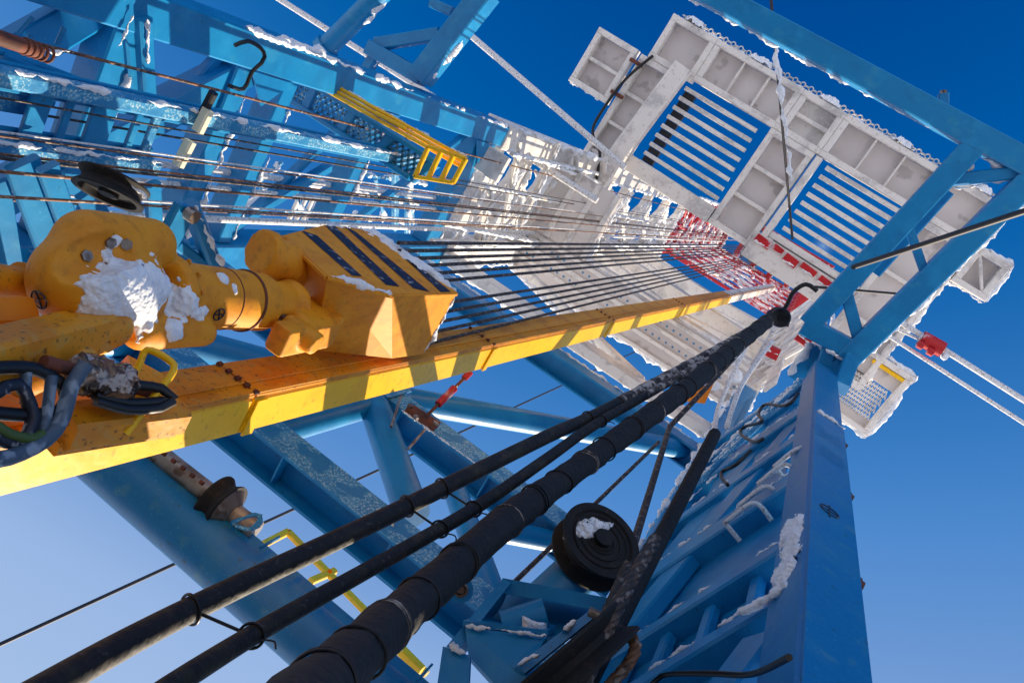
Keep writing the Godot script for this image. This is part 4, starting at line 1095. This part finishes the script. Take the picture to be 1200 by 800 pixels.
# ---------------------------------------------------------------- hoses
func spiral(st, path: Array, r: float, turns: float, rr: float):
	var n := path.size(); var out := []
	var cnt := int(turns * 18)
	var f := frame_of(path[0], path[1], AX); var x: Vector3 = f[0]
	for i in cnt:
		var s := float(i) / cnt * (n - 1.001); var k := int(s)
		var z: Vector3 = (path[k + 1] - path[k]).normalized()
		x = (x - z * x.dot(z)).normalized()
		var a := float(i) / 18.0 * TAU
		out.append(path[k].lerp(path[k + 1], s - k) + (x * cos(a) + z.cross(x) * sin(a)) * r)
	sweep(st, out, rr, 5)
func build_hoses():
	var t := thing("service_hose", "thick black rubber service hose bound with cord, climbing the mast", "hose", Pd(390, 790, 1.76))
	var pts := [Pd(310, 868, 1.3), Pd(390, 792, 1.76), Pd(450, 737, 2.2), Pd(500, 693, 2.6), Pd(600, 606, 3.3), Pd(700, 532, 4.2), Pd(800, 458, 5.4), Pd(862, 406, 6.8), Pd(912, 366, 8.6)]
	var path := smooth_path(pts, 0.05)
	var st := S()
	sweep(st, path, func(i, _c, k, _n):
		var s := float(i) * 0.05
		return 0.064 * (1.0 + 0.09 * nz.get_noise_2d(s * 3.0, k * 0.25) + 0.10 * nz.get_noise_2d(s * 5.0, 40.0) + 0.03 * nz.get_noise_2d(s * 9.0, 5.0 + k)), 22)
	put(st, "hose_body", M.rubber, t)
	for k in 22:
		var i: int = 4 + int(k * (path.size() - 8) / 22.0 + rng.randf() * 4.0)
		st = S()
		var z: Vector3 = (path[i + 1] - path[i - 1]).normalized()
		var tl := (z + Vector3(rng.randf() - 0.5, rng.randf() - 0.5, rng.randf() - 0.5) * 0.7).normalized()
		ring(st, path[i], tl, 0.0685, 0.004, 24, 6)
		if k % 2 == 0: ring(st, path[i] + z * 0.02, (tl + z * 0.4).normalized(), 0.0685, 0.004, 24, 6)
		put(st, "binding", [M.tie, M.rubber, M.frosty_hose][k % 3], t)
	for k in 9:
		var i: int = path.size() - 60 + k * 6
		if i < 2 or i >= path.size() - 2: continue
		rime(t, path[i] + Vector3(0.03, 0.0, -0.09), path[i] + Vector3(0.03, -0.1, -0.09), 0.016, 0.0)
	# the two thinner hoses
	var w1 := [Pd(20, 826, 2.0), Pd(150, 752, 2.3), Pd(270, 691, 2.6), Pd(450, 606, 3.1), Pd(540, 561, 3.5), Pd(640, 512, 4.1), Pd(700, 485, 4.7), Pd(770, 448, 5.6), Pd(850, 404, 7.2), Pd(905, 372, 9.0)]
	var w2 := [Pd(160, 832, 2.0), Pd(225, 788, 2.15), Pd(330, 724, 2.5), Pd(480, 640, 3.0), Pd(565, 590, 3.4), Pd(640, 538, 3.9), Pd(700, 496, 4.5), Pd(770, 456, 5.4), Pd(850, 410, 7.0), Pd(908, 376, 8.8)]
	var th := thing("mud_hose", "stained black hose tied beside its thinner twin, frosted near its top", "hose", w1[0])
	var p1 := smooth_path(w1, 0.06)
	var cut := int(p1.size() * 0.47)
	st = S(); sweep(st, p1.slice(0, cut + 1), 0.036, 16); put(st, "lower_hose", M.hose, th)
	st = S(); sweep(st, p1.slice(cut), func(i, _c, k, _n): return 0.038 * (1.05 + 0.2 * nz.get_noise_2d(i * 0.3, k * 0.3)), 16); put(st, "frosted_hose", M.frosty_hose, th)
	var t2 := thing("mud_hose", "thinner black hose hanging under the stained hose", "hose", w2[0])
	var p2 := smooth_path(w2, 0.06)
	cut = int(p2.size() * 0.5)
	st = S(); sweep(st, p2.slice(0, cut + 1), 0.028, 16); put(st, "lower_hose", M.hose, t2)
	st = S(); sweep(st, p2.slice(cut), 0.028, 16); put(st, "frosted_hose", M.frosty_hose, t2)
	for e in [[238, 742], [490, 612], [530, 590], [690, 494]]:
		st = S()
		var dir := ray(e[0], e[1]); var o := Vector3(0, EYE, 0)
		var i1 := 1; var i2 := 1
		for i in range(1, p1.size() - 1):
			if (p1[i] - o).normalized().dot(dir) > (p1[i1] - o).normalized().dot(dir): i1 = i
		for i in range(1, p2.size() - 1):
			if (p2[i] - p1[i1]).length() < (p2[i2] - p1[i1]).length(): i2 = i
		var z1: Vector3 = (p1[i1 + 1] - p1[i1 - 1]).normalized(); var z2: Vector3 = (p2[i2 + 1] - p2[i2 - 1]).normalized()
		ring(st, p1[i1], (z1 + cam_r * 0.3).normalized(), 0.042, 0.0045, 24, 6)
		ring(st, p2[i2], (z2 - cam_r * 0.3).normalized(), 0.034, 0.0045, 24, 6)
		var ab: Vector3 = (p2[i2] - p1[i1]).normalized()
		tube1(st, p1[i1] + ab * 0.04, p2[i2] - ab * 0.032, 0.005, 8)
		sweep(st, smooth_path([p2[i2] + ab * 0.03, p2[i2] + ab * 0.06 + z2 * 0.02, p2[i2] + ab * 0.085 - z2 * 0.01], 0.01), 0.003, 6)
		tag(put(st, "wire_tie", M.tie), "twisted wire tie holding the two thin black hoses together", "tie", "wire ties on the black hoses")
	# pile of cables on the carriage
	var grp := "cables bundled on the yellow carriage"
	var cb := [
		[[[-20, 432], [40, 432], [75, 455], [70, 480], [30, 486], [-20, 482]], 0.019, M.black, "black cable looped over the yellow carriage"],
		[[[-20, 470], [20, 450], [38, 490], [20, 520], [-20, 505]], 0.018, M.navy, "dark navy cable coil at the yellow carriage"],
		[[[100, 428], [84, 450], [72, 490], [52, 516], [10, 536], [-30, 540]], 0.022, M.cable_blue, "frosted blue grey cable curving down over the carriage"],
		[[[30, 436], [30, 470], [45, 505], [50, 520]], 0.016, M.cable_blue, "short frosted blue grey cable behind the coil"],
		[[[60, 440], [55, 480], [48, 512]], 0.016, M.cable_blue, "straight frosted blue grey cable beside the coil"],
		[[[-20, 488], [10, 508], [38, 514], [50, 508]], 0.014, M.cable_green, "green cable among the coiled cables"],
		[[[110, 462], [150, 472], [190, 470], [203, 466], [188, 455], [150, 450]], 0.017, M.black, "black hose loop lying through the bent yellow handle"],
		[[[112, 470], [150, 480], [188, 478], [203, 470]], 0.015, M.black, "black hose along the carriage body"],
	]
	var kk := 0
	for e in cb:
		var pp := []
		for q in e[0]:
			pp.append(Pd(q[0], q[1], 2.5 + 0.0016 * q[0] - 0.02 * (kk % 3)))
		tag(hose(null, "power_cable", e[2], pp, e[1], 0.03, 12), e[3], "cable", grp)
		kk += 1
	var wr := thing("wrapped_joint", "crumpled shiny brown wrapping round a cable joint", "wrapping", Pd(110, 450, 2.7))
	st = S()
	var wc := Pd(122, 444, 2.72); var wd := (Pd(155, 455, 2.8) - Pd(95, 438, 2.66)).normalized()
	nets(st, wc - Vector3.ONE * 0.2, wc + Vector3.ONE * 0.2, 0.0085, func(p):
		return sd_cap(p, wc - wd * 0.07, wc + wd * 0.05, 0.055, 0.06) + 0.03 * absf(nz.get_noise_3d(p.x * 9.0, p.y * 9.0, p.z * 9.0)) * 1.4 - 0.012 + 0.008 * nz.get_noise_3d(p.x * 28.0, p.y * 28.0, p.z * 28.0))
	put(st, "wrap", M.brown_wrap, wr)
	tb(wr, "core", M.rust, wc - wd * 0.22, wc + wd * 0.2, 0.02, 10)
	var bkt := thing("cast_lug", "cast brown yellow lug behind the cable pile", "lug", Pd(60, 435, 2.9))
	st = S()
	var lc := Pd(58, 432, 2.85)
	nets(st, lc - Vector3.ONE * 0.25, lc + Vector3.ONE * 0.25, 0.016, func(p): return smin(sd_cap(p, lc, lc + cam_r * 0.1 - cam_d * 0.03, 0.055, 0.045), sd_cap(p, lc - cam_r * 0.08 + cam_d * 0.05, lc, 0.045, 0.05), 0.03))
	put(st, "casting", M.rail_worn, bkt)
	# small looped cable beside the hose top and on the side panel
	tag(hose(null, "loop_cable", M.black, [Pd(912, 372, 8.4), Pd(922, 358, 8.4), Pd(930, 342, 8.3), Pd(945, 333, 8.2), Pd(958, 341, 8.2)], 0.022, 0.04), "thin black cable loop above the end of the service hose", "cable")
	tag(hose(null, "loop_cable", M.black, [Pr(936, 461, -0.25), Pr(922, 475, -0.25), Pr(897, 474, -0.25), Pr(889, 485, -0.25), Pr(893, 494, -0.25), Pr(873, 500, -0.25), Pr(868, 508, -0.25), Pr(884, 518, -0.25), Pr(895, 514, -0.25)], 0.014, 0.05), "black cable zigzagging between frosted pipes on the side panel", "cable")
	tag(hose(null, "loop_cable", M.black, [Pr(880, 528, -0.25), Pr(862, 545, -0.25), Pr(847, 552, -0.25), Pr(846, 560, -0.25), Pr(853, 568, -0.25)], 0.013, 0.05), "short bent black cable end on the side panel", "cable")
	tag(hose(null, "loop_cable", M.black, [Pr(925, 770, -0.3), Pr(880, 790, -0.2), Pr(830, 789, -0.2), Pr(775, 792, -0.2), Pr(755, 815, -0.2)], 0.01, 0.05), "black cable crossing the foot of the side panel", "cable")

# ---------------------------------------------------------------- ropes
func rope(called, mat_, p: Vector3, q: Vector3, r: float, label, group):
	var st := S(); tube1(st, p, q, r, 8)
	return tag(put(st, called, mat_), label, "rope", group)
func laid_rope(called, m, pts: Array, r: float, label, group):
	# strands twisted round one another
	var path := smooth_path(pts, 0.03)
	var o := Node3D.new(); o.name = numbered(called); add_child(o); tag(o, label, "rope", group)
	for s in 4:
		var st := S(); var out := []
		var f := frame_of(path[0], path[1], AX); var x: Vector3 = f[0]
		for i in path.size() - 1:
			var z: Vector3 = (path[i + 1] - path[i]).normalized()
			x = (x - z * x.dot(z)).normalized()
			var a := i * 0.03 / (r * 7.0) * TAU + s * TAU / 4.0
			out.append(path[i] + (x * cos(a) + z.cross(x) * sin(a)) * r * 0.5)
		sweep(st, out, r * 0.55, 7); put(st, "strand", m, o)
	return o
func vert(x: float, y: float, h: float, h0: float, h1: float) -> Array:
	var p := Ph(x, y, h)
	return [Vector3(p.x, EYE + h0, p.z), Vector3(p.x, EYE + h1, p.z)]
func build_ropes():
	var k := 0
	for y in [285, 293, 301, 309, 318, 327, 352, 362, 372, 382, 393]:
		var v := vert(540, y, 4.9, 4.05, 40.5)
		rope("hoist_rope", M.rope, v[0], v[1], 0.012, "dark hoisting rope strung from the travelling block to the crown", "hoisting ropes of the travelling block")
		k += 1
	for e in [[300, 228, 4.2, M.rust_rope, 0.009, "brown rusty hanging line passing before the blue inner frame"], [300, 214, 4.4, M.rust_rope, 0.008, "brown hanging line passing under the lamp tube"], [250, 212, 4.0, M.rope, 0.009, "dark hanging line beside the rusty one"], [300, 117, 5.0, M.rust_rope, 0.01, "rusty hanging line crossing the blue walkway"]]:
		var v := vert(e[0], e[1], e[2], -1.6, 40.5)
		rope("hanging_line", e[3], v[0], v[1], e[4], e[5], "hanging lines inside the mast")
	k = 0
	for e in [[200, 186, 3.6], [260, 170, 4.6], [330, 200, 4.9], [330, 250, 4.4], [420, 190, 6.0], [420, 252, 6.0], [500, 262, 8.0]]:
		var v := vert(e[0], e[1], e[2], 0.5, 40.5)
		rope("hanging_wire", [M.rust_rope, M.rope, M.ice_rope][k % 3], v[0], v[1], 0.006 + 0.002 * (k % 2), ["thin rusty wire hanging inside the mast", "thin dark wire hanging inside the mast", "thin frosted wire hanging inside the mast"][k % 3], ["rusty wires inside the mast", "dark wires inside the mast", "frosted wires inside the mast"][k % 3])
		k += 1
	for e in [[560, 238, 11.0], [560, 250, 11.0], [600, 272, 12.0]]:
		var v := vert(e[0], e[1], e[2], 4.0, 40.5)
		rope("frosted_line", M.ice_rope, v[0], v[1], 0.03, "white frosted line hanging before the upper lattice", "frosted lines before the lattice")
	# guy ropes seen against the sky
	rope("guy_rope", M.ice_rope, Ph(310, -12, 12.0), Ph(700, 235, 12.0), 0.05, "white frosted guy rope passing behind the blue leg", "guy ropes")
	rope("guy_rope", M.ice_rope, Ph(543, 34, 13.5), Ph(732, 196, 13.5), 0.055, "white frosted guy rope reaching the racking platform", "guy ropes")
	var g = rope("tug_line", M.wire, Ph(903, -10, 12.0), Ph(929, 280, 14.7), 0.022, "thin snow-speckled tugger line crossing the racking platform", "")
	rime(g, Ph(905, 25, 11.9), Ph(929, 220, 12.2), 0.05, 0.42)
	rope("stay_bar", M.wire, Ph(1230, 238, 7.0), Ph(1000, 313, 8.6), 0.026, "dark stay bar crossing the blue tube frame", "")
	rope("stay_bar", M.wire, Ph(955, 336, 11.0), Ph(1060, 345, 11.0), 0.018, "thin dark wire under the platform wing", "")
	for e in [[1040, 392, 1215, 505, 0.03, "plain white frosted guy rope under the red clamp"], [1057, 378, 1215, 478, 0.042, "white frosted guy rope carrying the red clamp"], [1048, 384, 1092, 404, 0.02, "short white tie line meeting the red clamp"]]:
		rope("guy_rope", M.ice_rope, Ph(e[0], e[1], 13.0), Ph(e[2], e[3], 13.0), e[4], e[5], "")
	var rc := thing("rope_clamp", "red rope clamp with two hanging weights on the frosted guy rope", "clamp", Ph(1090, 403, 12.95))
	var c0 := Ph(1080, 396, 12.95); var c1 := Ph(1105, 410, 12.95)
	tb(rc, "body", M.red, c0, c1, 0.12, 14)
	for e in [[1079, 404], [1091, 412]]:
		var st := S(); lathe(st, Ph(e[0], e[1], 12.8), (c1 - c0).normalized(), [Vector2(0.0, -0.06), Vector2(0.06, -0.04), Vector2(0.06, 0.04), Vector2(0.0, 0.06)], 12); put(st, "weight", M.red, rc)
	rime(rc, Ph(1078, 393, 12.9), Ph(1085, 396, 12.9), 0.05, 0.0)
	rime(rc, Ph(1104, 414, 12.9), Ph(1110, 420, 12.9), 0.06, 0.0)
	# long wire behind the mast, and wires to the sheaves
	rope("long_wire", M.wire, Pb(-20, 764, 7.0), Pb(790, 391, 7.0), 0.022, "long dark wire stretched behind the mast", "")
	rope("sheave_wire", M.rope, Pd(603, 682, 4.6), Pd(772, 518, 7.6), 0.016, "speckled wire rising behind the bound hose", "")
	rope("sheave_wire", M.rope, Pd(742, 640, 4.0), Pd(785, 500, 6.5), 0.022, "thin frosted wire rising from the snowy sheave", "")
	rope("sheave_wire", M.rope, Pd(785, 500, 6.5), Pd(905, 372, 10.0), 0.022, "upper length of the frosted wire beside the orange board", "")
	rope("sheave_bar", M.rubber, Pd(690, 795, 3.3), Pd(838, 508, 5.6), 0.042, "thick black stay bar crossing the side panel", "")
	laid_rope("wire_rope", M.rope, [Pd(668, 850, 2.9), Pd(700, 765, 3.0), Pd(735, 690, 3.2), Pd(770, 628, 3.5)], 0.028, "thick twisted wire rope beside the lower sheave", "wire ropes at the lower sheaves")
	laid_rope("wire_rope", M.rope, [Pd(706, 727, 3.4), Pd(722, 690, 3.5), Pd(738, 655, 3.6)], 0.02, "grey twisted rope running down from the snowy sheave", "wire ropes at the lower sheaves")
	laid_rope("wire_rope", M.rust_rope, [Pd(700, 818, 3.1), Pd(735, 780, 3.15), Pd(745, 757, 3.2), Pd(735, 742, 3.25), Pd(718, 738, 3.3)], 0.024, "rust brown rope tail bent round below the lower sheave", "wire ropes at the lower sheaves")

# ---------------------------------------------------------------- sheaves
func wheel(parent, c: Vector3, axis: Vector3, r: float, w: float, web := 0.3):
	var st := S(); axis = axis.normalized()
	var y := w / 2
	lathe(st, c, axis, [Vector2(0.0, -y * 0.5), Vector2(r * 0.28, -y * 0.5), Vector2(r * 0.3, -y * 0.1), Vector2(r * 0.78, -y * 0.1), Vector2(r * 0.82, -y), Vector2(r, -y), Vector2(r * 1.0, -y * 0.8), Vector2(r * 0.84, -y * 0.2), Vector2(r * 0.84, y * 0.2), Vector2(r, y * 0.8), Vector2(r, y), Vector2(r * 0.82, y), Vector2(r * 0.78, y * web), Vector2(r * 0.3, y * web), Vector2(r * 0.28, y * 0.9), Vector2(0.0, y * 0.9)], 56)
	return put(st, "wheel_rim", M.sheave, parent)
func plate(parent, called, m, pts: Array, thick: float):
	var lo := []; var hi := []
	for e in pts: lo.append(Pd(e[0], e[1], e[2]))
	var n: Vector3 = (lo[2] - lo[0]).cross(lo[1] - lo[0]).normalized()
	if n.dot(cam_f) < 0.0: n = -n
	for p in lo: hi.append(p + n * thick)
	var st := S(); var c := lo.size(); var mid := Vector3.ZERO
	for p in lo: mid += p / c
	for k in c:
		var j: int = (k + 1) % c
		flat(st, mid, lo[k], lo[j]); flat(st, mid + n * thick, hi[k], hi[j])
		quad(st, lo[k], lo[j], hi[j], hi[k])
	return put(st, called, m, parent)
func build_sheaves():
	# snowy sheave before the rear leg
	var ax := (cam_r * 0.42 - cam_d * 0.68 - cam_f * 0.60).normalized()
	var c := Pd(698, 640, 3.9)
	var t := thing("rope_sheave", "dark rope sheave with snow on its hub in front of the rear leg", "sheave", c)
	wheel(t, c, ax, 0.2, 0.13, 0.8)
	var st := S(); tube1(st, c + ax * 0.02, c + ax * 0.085, 0.045, 20); put(st, "hub", M.sheave, t)
	var f := frame_of(c, c + ax, UP)
	st = S(); crust(st, c + ax * 0.056 - f[0] * 0.15 + f[1] * 0.0, f[0] * 0.3, f[1] * 0.14, ax, 0.022, 50, 26, 31.0, 0.05); put(st, "snow", M.snow, t)
	for k in 3:
		st = S(); ring(st, c + ax * 0.052, ax, 0.07 + 0.035 * k, 0.008, 40, 6); put(st, "face_ridge", M.sheave, t)
	st = S(); tube1(st, c - ax * 0.08, c - ax * 0.5, 0.075, 24); put(st, "axle_housing", M.blue, t)
	tb(t, "axle_housing", M.blue, Pd(640, 705, 3.9), Pd(675, 672, 3.95), 0.11, 26)
	# dark wheel on the steel pipe
	c = Pb(258, 590, 2.58)
	t = thing("rope_sheave", "dark grooved sheave threaded on the brown steel pipe", "sheave", c)
	wheel(t, c, AX, 0.135, 0.1)
	st = S(); lathe(st, c + AX * 0.05, AX, [Vector2(0.0, 0.05), Vector2(0.06, 0.045), Vector2(0.12, 0.0)], 36); put(st, "cover", M.steel, t)
	var pp := thing("steel_pipe", "brown weathered steel pipe lying along the big blue tube", "pipe", Pb(150, 505, 2.58))
	tb(pp, "pipe_body", M.steel, Pb(120, 482, 2.58), Pb(300, 622, 2.58), 0.055, 22)
	for k in 5: bm(pp, "rivet", M.rust, Pb(190 + k * 11, 530 + k * 8.5, 2.5), Pb(194 + k * 11, 533 + k * 8.5, 2.5), 0.018, 0.02)
	var pl := thing("plastic_tie", "knotted blue plastic strap at the end of the steel pipe", "strap", Pb(290, 612, 2.5))
	st = S()
	for k in 3: sweep(st, smooth_path([Pb(272, 614, 2.5), Pb(288 + k * 5, 606 - k * 2, 2.46), Pb(306, 604 + k * 4, 2.44), Pb(292 + k * 2, 620, 2.46), Pb(276, 616, 2.5)], 0.02), 0.008, 6)
	put(st, "strap_loop", M.blue_frost, pl)
	# upper wheel at the stand
	c = Pd(130, 220, 3.9)
	t = thing("rope_sheave", "large dark rope wheel under the inner frame with rusty groove", "sheave", c)
	wheel(t, c, (cam_d * 0.93 - cam_f * 0.24 - cam_r * 0.30).normalized(), 0.15, 0.08)
	rime(t, c + cam_r * 0.13 - cam_f * 0.08, c + cam_r * 0.18 + cam_d * 0.06 - cam_f * 0.06, 0.02, 0.0)
	# lower sheave in its housing
	c = Pd(655, 790, 3.2)
	t = thing("rope_sheave", "big dark lower sheave in a blue bracket housing", "sheave", c)
	var nx := (cam_r * 0.62 + cam_d * 0.72 - cam_f * 0.32).normalized()
	wheel(t, c, nx, 0.34, 0.13)
	var hs := thing("sheave_housing", "blue welded plate housing with snow on its shelves beside the lower sheave", "housing", Pd(600, 740, 3.5))
	plate(hs, "back_plate", M.blue, [[596, 684, 3.85], [720, 706, 3.75], [702, 738, 3.65], [640, 747, 3.6], [560, 737, 3.65], [540, 748, 3.7]], 0.03)
	plate(hs, "top_plate", M.blue, [[589, 677, 3.6], [722, 702, 3.5], [718, 718, 3.5], [584, 694, 3.6]], 0.16)
	plate(hs, "side_plate", M.blue, [[589, 678, 3.58], [599, 682, 3.58], [536, 763, 3.4], [523, 757, 3.4]], 0.2)
	plate(hs, "front_plate", M.blue, [[545, 735, 3.42], [641, 746, 3.36], [613, 787, 3.26], [640, 830, 3.2], [592, 815, 3.26], [549, 768, 3.36]], 0.03)
	plate(hs, "shelf", M.blue, [[542, 733, 3.42], [642, 745, 3.36], [652, 738, 3.6], [560, 727, 3.66]], 0.02)
	plate(hs, "foot_plate", M.blue, [[519, 757, 3.36], [551, 768, 3.32], [547, 850, 3.2], [505, 850, 3.2]], 0.03)
	plate(hs, "rim_guard", M.blue, [[604, 780, 3.16], [690, 716, 3.26], [698, 722, 3.26], [616, 788, 3.16]], 0.06)
	rime(hs, Pd(545, 733, 3.40), Pd(641, 745, 3.34), 0.011, 0.2)
	rime(hs, Pd(606, 780, 3.12), Pd(632, 766, 3.14), 0.012, 0.0)
	rime(hs, Pd(660, 738, 3.2), Pd(676, 727, 3.2), 0.01, 0.0)
	rime(hs, Pd(526, 754, 3.33), Pd(546, 766, 3.31), 0.013, 0.0)
	tb(hs, "roller", M.blue, Pd(590, 735, 3.5), Pd(640, 720, 3.5), 0.07, 20)
	st = S(); crust(st, Pd(612, 722, 3.4), cam_r * 0.1 + cam_d * 0.03, cam_d * 0.05, -cam_f, 0.02, 14, 8, 61.0, -0.3); put(st, "snow", M.snow, hs)
	st = S(); ring(st, Pd(540, 691, 3.9), -cam_f, 0.028, 0.01, 20, 8); tube1(st, Pd(540, 691, 3.92), Pd(540, 691, 3.88), 0.018, 12); put(st, "pin", M.steel, hs)
	tb(hs, "pin_boss", M.blue, Pd(540, 691, 4.0), Pd(540, 691, 3.91), 0.06, 20)
	for e in [[690, 716, 712, 726], [704, 735, 712, 740]]: tb(hs, "bolt", M.steel, Pd(e[0], e[1], 3.1), Pd(e[2], e[3], 3.1), 0.018, 12)

# ---------------------------------------------------------------- remaining details
func build_details():
	# tubes and bracket outside the far leg
	var h := 8.0
	var t := thing("outrigger_tube", "blue stub tube with snow along its flank beyond the mast leg", "tube", Ph(400, 30, h))
	tb(t, "tube", M.blue, Ph(380, 58, h), Ph(452, -14, h), 0.12, 22)
	rime(t, Ph(390, 62, h), Ph(458, -8, h), 0.06, 0.2)
	tb(t, "end_flange", M.blue, Ph(378, 60, h), Ph(384, 54, h), 0.15, 22)
	var b := thing("triangle_bracket", "blue triangular bracket with snowy edge standing out from the mast leg", "bracket", Ph(490, 90, h))
	bm(b, "arm", M.blue, Ph(492, 92, h), Ph(572, -10, h), 0.24, 0.24, UP)
	rime(b, Ph(503, 92, h), Ph(584, -10, h), 0.05, 0.1)
	bm(b, "arm", M.blue, Ph(434, 56, h), Ph(496, 92, h), 0.2, 0.16, UP)
	bm(b, "arm", M.blue, Ph(440, 52, h), Ph(515, 40, h), 0.1, 0.14, UP)
	rime(b, Ph(455, 56, h), Ph(505, 46, h), 0.025, 0.1)
	bm(b, "hanger", M.blue, Ph(505, 3, h), Ph(530, 14, h), 0.08, 0.1, UP)
	bm(b, "clevis", M.blue, Ph(428, 84, h), Ph(442, 62, h), 0.12, 0.12, UP)
	rime(b, Ph(434, 78, h), Ph(448, 68, h), 0.05, 0.0)
	# junction box and cable on the far leg
	var jb := thing("cable_box", "small junction box buried in snow on the blue mast leg", "box", W(-4.2, 0.9, 6.0))
	bm(jb, "box_body", M.blue, Ph(330, 75, 5.9), Ph(350, 84, 5.9), 0.16, 0.12, UP)
	rime(jb, Ph(318, 52, 6.0), Ph(358, 78, 6.0), 0.06, 0.1)
	rime(jb, Ph(355, 76, 6.0), Ph(362, 96, 6.0), 0.05, 0.1)
	rime(jb, Ph(322, 92, 6.0), Ph(336, 78, 6.0), 0.035, 0.1)
	tag(hose(null, "bent_conduit", M.black, [Pa(275, 53, -4.0), Pa(290, 48, -4.0), Pa(305, 56, -4.0), Pa(310, 66, -4.0), Pa(306, 74, -4.0), Pa(295, 84, -4.0), Pa(285, 104, -4.0), Pa(268, 100, -4.0)], 0.015, 0.04), "bent black conduit hanging from the blue mast leg", "conduit")
	# frosted outer stair behind the far side
	var fs := thing("frosted_stair", "frost covered outer stair seen through the blue mast side", "stair", Pa(360, 230, -6.0))
	for e in [[285, 245, 350, 200], [305, 222, 395, 212], [330, 248, 400, 246], [375, 262, 420, 250], [420, 255, 500, 262], [385, 232, 395, 200], [345, 215, 352, 250], [430, 205, 500, 215], [410, 222, 490, 240], [440, 210, 450, 255], [480, 205, 484, 262], [300, 215, 330, 190]]:
		var p := Pa(e[0], e[1], -6.0); var q := Pa(e[2], e[3], -6.0)
		var s = bm(fs, "stringer", M.blue_frost, p, q, 0.05, 0.05)
		rime(s, p, q, 0.055, 0.25)
	for k in 8:
		var p := Pa(350 + k * 8, 232 + (k % 3), -6.0)
		bm(fs, "tread", M.white, p, p - BX * 0.1 + BX * 0.5, 0.05, 0.06)
	bm(fs, "stringer", M.blue_frost, Pa(463, 200, -5.6), Pa(463, 268, -5.6), 0.09, 0.1)
	bm(fs, "stringer", M.blue_frost, Pa(478, 200, -5.6), Pa(477, 276, -5.6), 0.07, 0.1)
	rime(fs, Pa(481, 200, -5.5), Pa(480, 276, -5.5), 0.05, 0.2)
	# yellow handrail of a platform beyond the rear side
	var yr := thing("yellow_handrail", "bright yellow handrail frame of a platform beyond the big blue tube", "handrail", Pb(340, 640, 3.6))
	var pts := [[308, 638, 337, 623], [337, 623, 500, 790], [392, 669, 364, 681]]
	for e in pts: bm(yr, "rail_bar", M.rail, Pb(e[0], e[1], 3.6), Pb(e[2], e[3], 3.6), 0.045, 0.05, BX)
	bm(yr, "rail_foot", M.rail, Pb(470, 762, 3.55), Pb(494, 786, 3.55), 0.07, 0.06, BX)
	# orange board beside the hose top
	var ob := thing("orange_board", "flat orange board behind the upper end of the black hose", "board", Ph(820, 445, 10.0))
	var st := S()
	var o := [Ph(788, 468, 10.0), Ph(812, 432, 10.0), Ph(852, 414, 10.0), Ph(826, 473, 10.0)]
	quad(st, o[0], o[1], o[2], o[3])
	var o2 := []
	for e in o: o2.append(e + UP * 0.04)
	quad(st, o2[0], o2[1], o2[2], o2[3])
	for k in 4: quad(st, o[k], o[(k + 1) % 4], o2[(k + 1) % 4], o2[k])
	put(st, "board_sheet", M.orange, ob)
	bm(ob, "batten", M.rust, Ph(806, 425, 9.9), Ph(838, 408, 9.9), 0.06, 0.06, UP)
	# red boxes on the white panel
	for e in [[898, 409, 913, 416, "small red box on the white side panel near the column"], [935, 392, 950, 402, "red lamp housing beside the column top"]]:
		var rb := thing("red_box", e[4], "box", Ph(e[0], e[1], 12.0))
		bm(rb, "case", M.red, Ph(e[0], e[1], 12.0), Ph(e[2], e[3], 12.0), 0.2, 0.16, UP)
		rime(rb, Ph(e[0], e[1], 11.9), Ph(e[2], e[3], 11.9), 0.03, 0.2)
	var fl := thing("flood_lamp", "round grey lamp head at the end of the service hose", "lamp", Ph(915, 371, 8.3))
	st = S(); lathe(st, Ph(915, 372, 8.2), -UP, [Vector2(0.0, -0.12), Vector2(0.07, -0.1), Vector2(0.1, 0.0), Vector2(0.09, 0.04), Vector2(0.04, 0.02), Vector2(0.0, 0.02)], 24); put(st, "lamp_body", M.tie, fl)
	bm(fl, "stirrup", M.rust, Ph(905, 378, 8.3), Ph(925, 380, 8.3), 0.05, 0.05, UP)
	# white ball fittings and lines on the white side panel
	for e in [[857, 416, 0.14], [862, 440, 0.1], [838, 452, 0.07]]:
		st = S(); var c := Ph(e[0], e[1], 11.0)
		lathe(st, c, -UP, [Vector2(0, -e[2]), Vector2(e[2] * 0.7, -e[2] * 0.7), Vector2(e[2], 0), Vector2(e[2] * 0.7, e[2] * 0.7), Vector2(0, e[2])], 18)
		tag(put(st, "frosted_fitting", M.snow), "frost-covered pipe fitting on the white side panel", "fitting", "frosted fittings on the side panel")
	for e in [[[880, 395], [845, 470], [838, 505]], [[905, 400], [870, 450], [852, 500]]]:
		tag(hose(null, "frosted_line_drop", M.ice_rope, [Ph(e[0][0], e[0][1], 11.5), Ph(e[1][0], e[1][1], 10.0), Ph(e[2][0], e[2][1], 8.8)], 0.03, 0.1, 8), "frosted cord hanging down the white side panel", "cord", "frosted cords on the side panel")
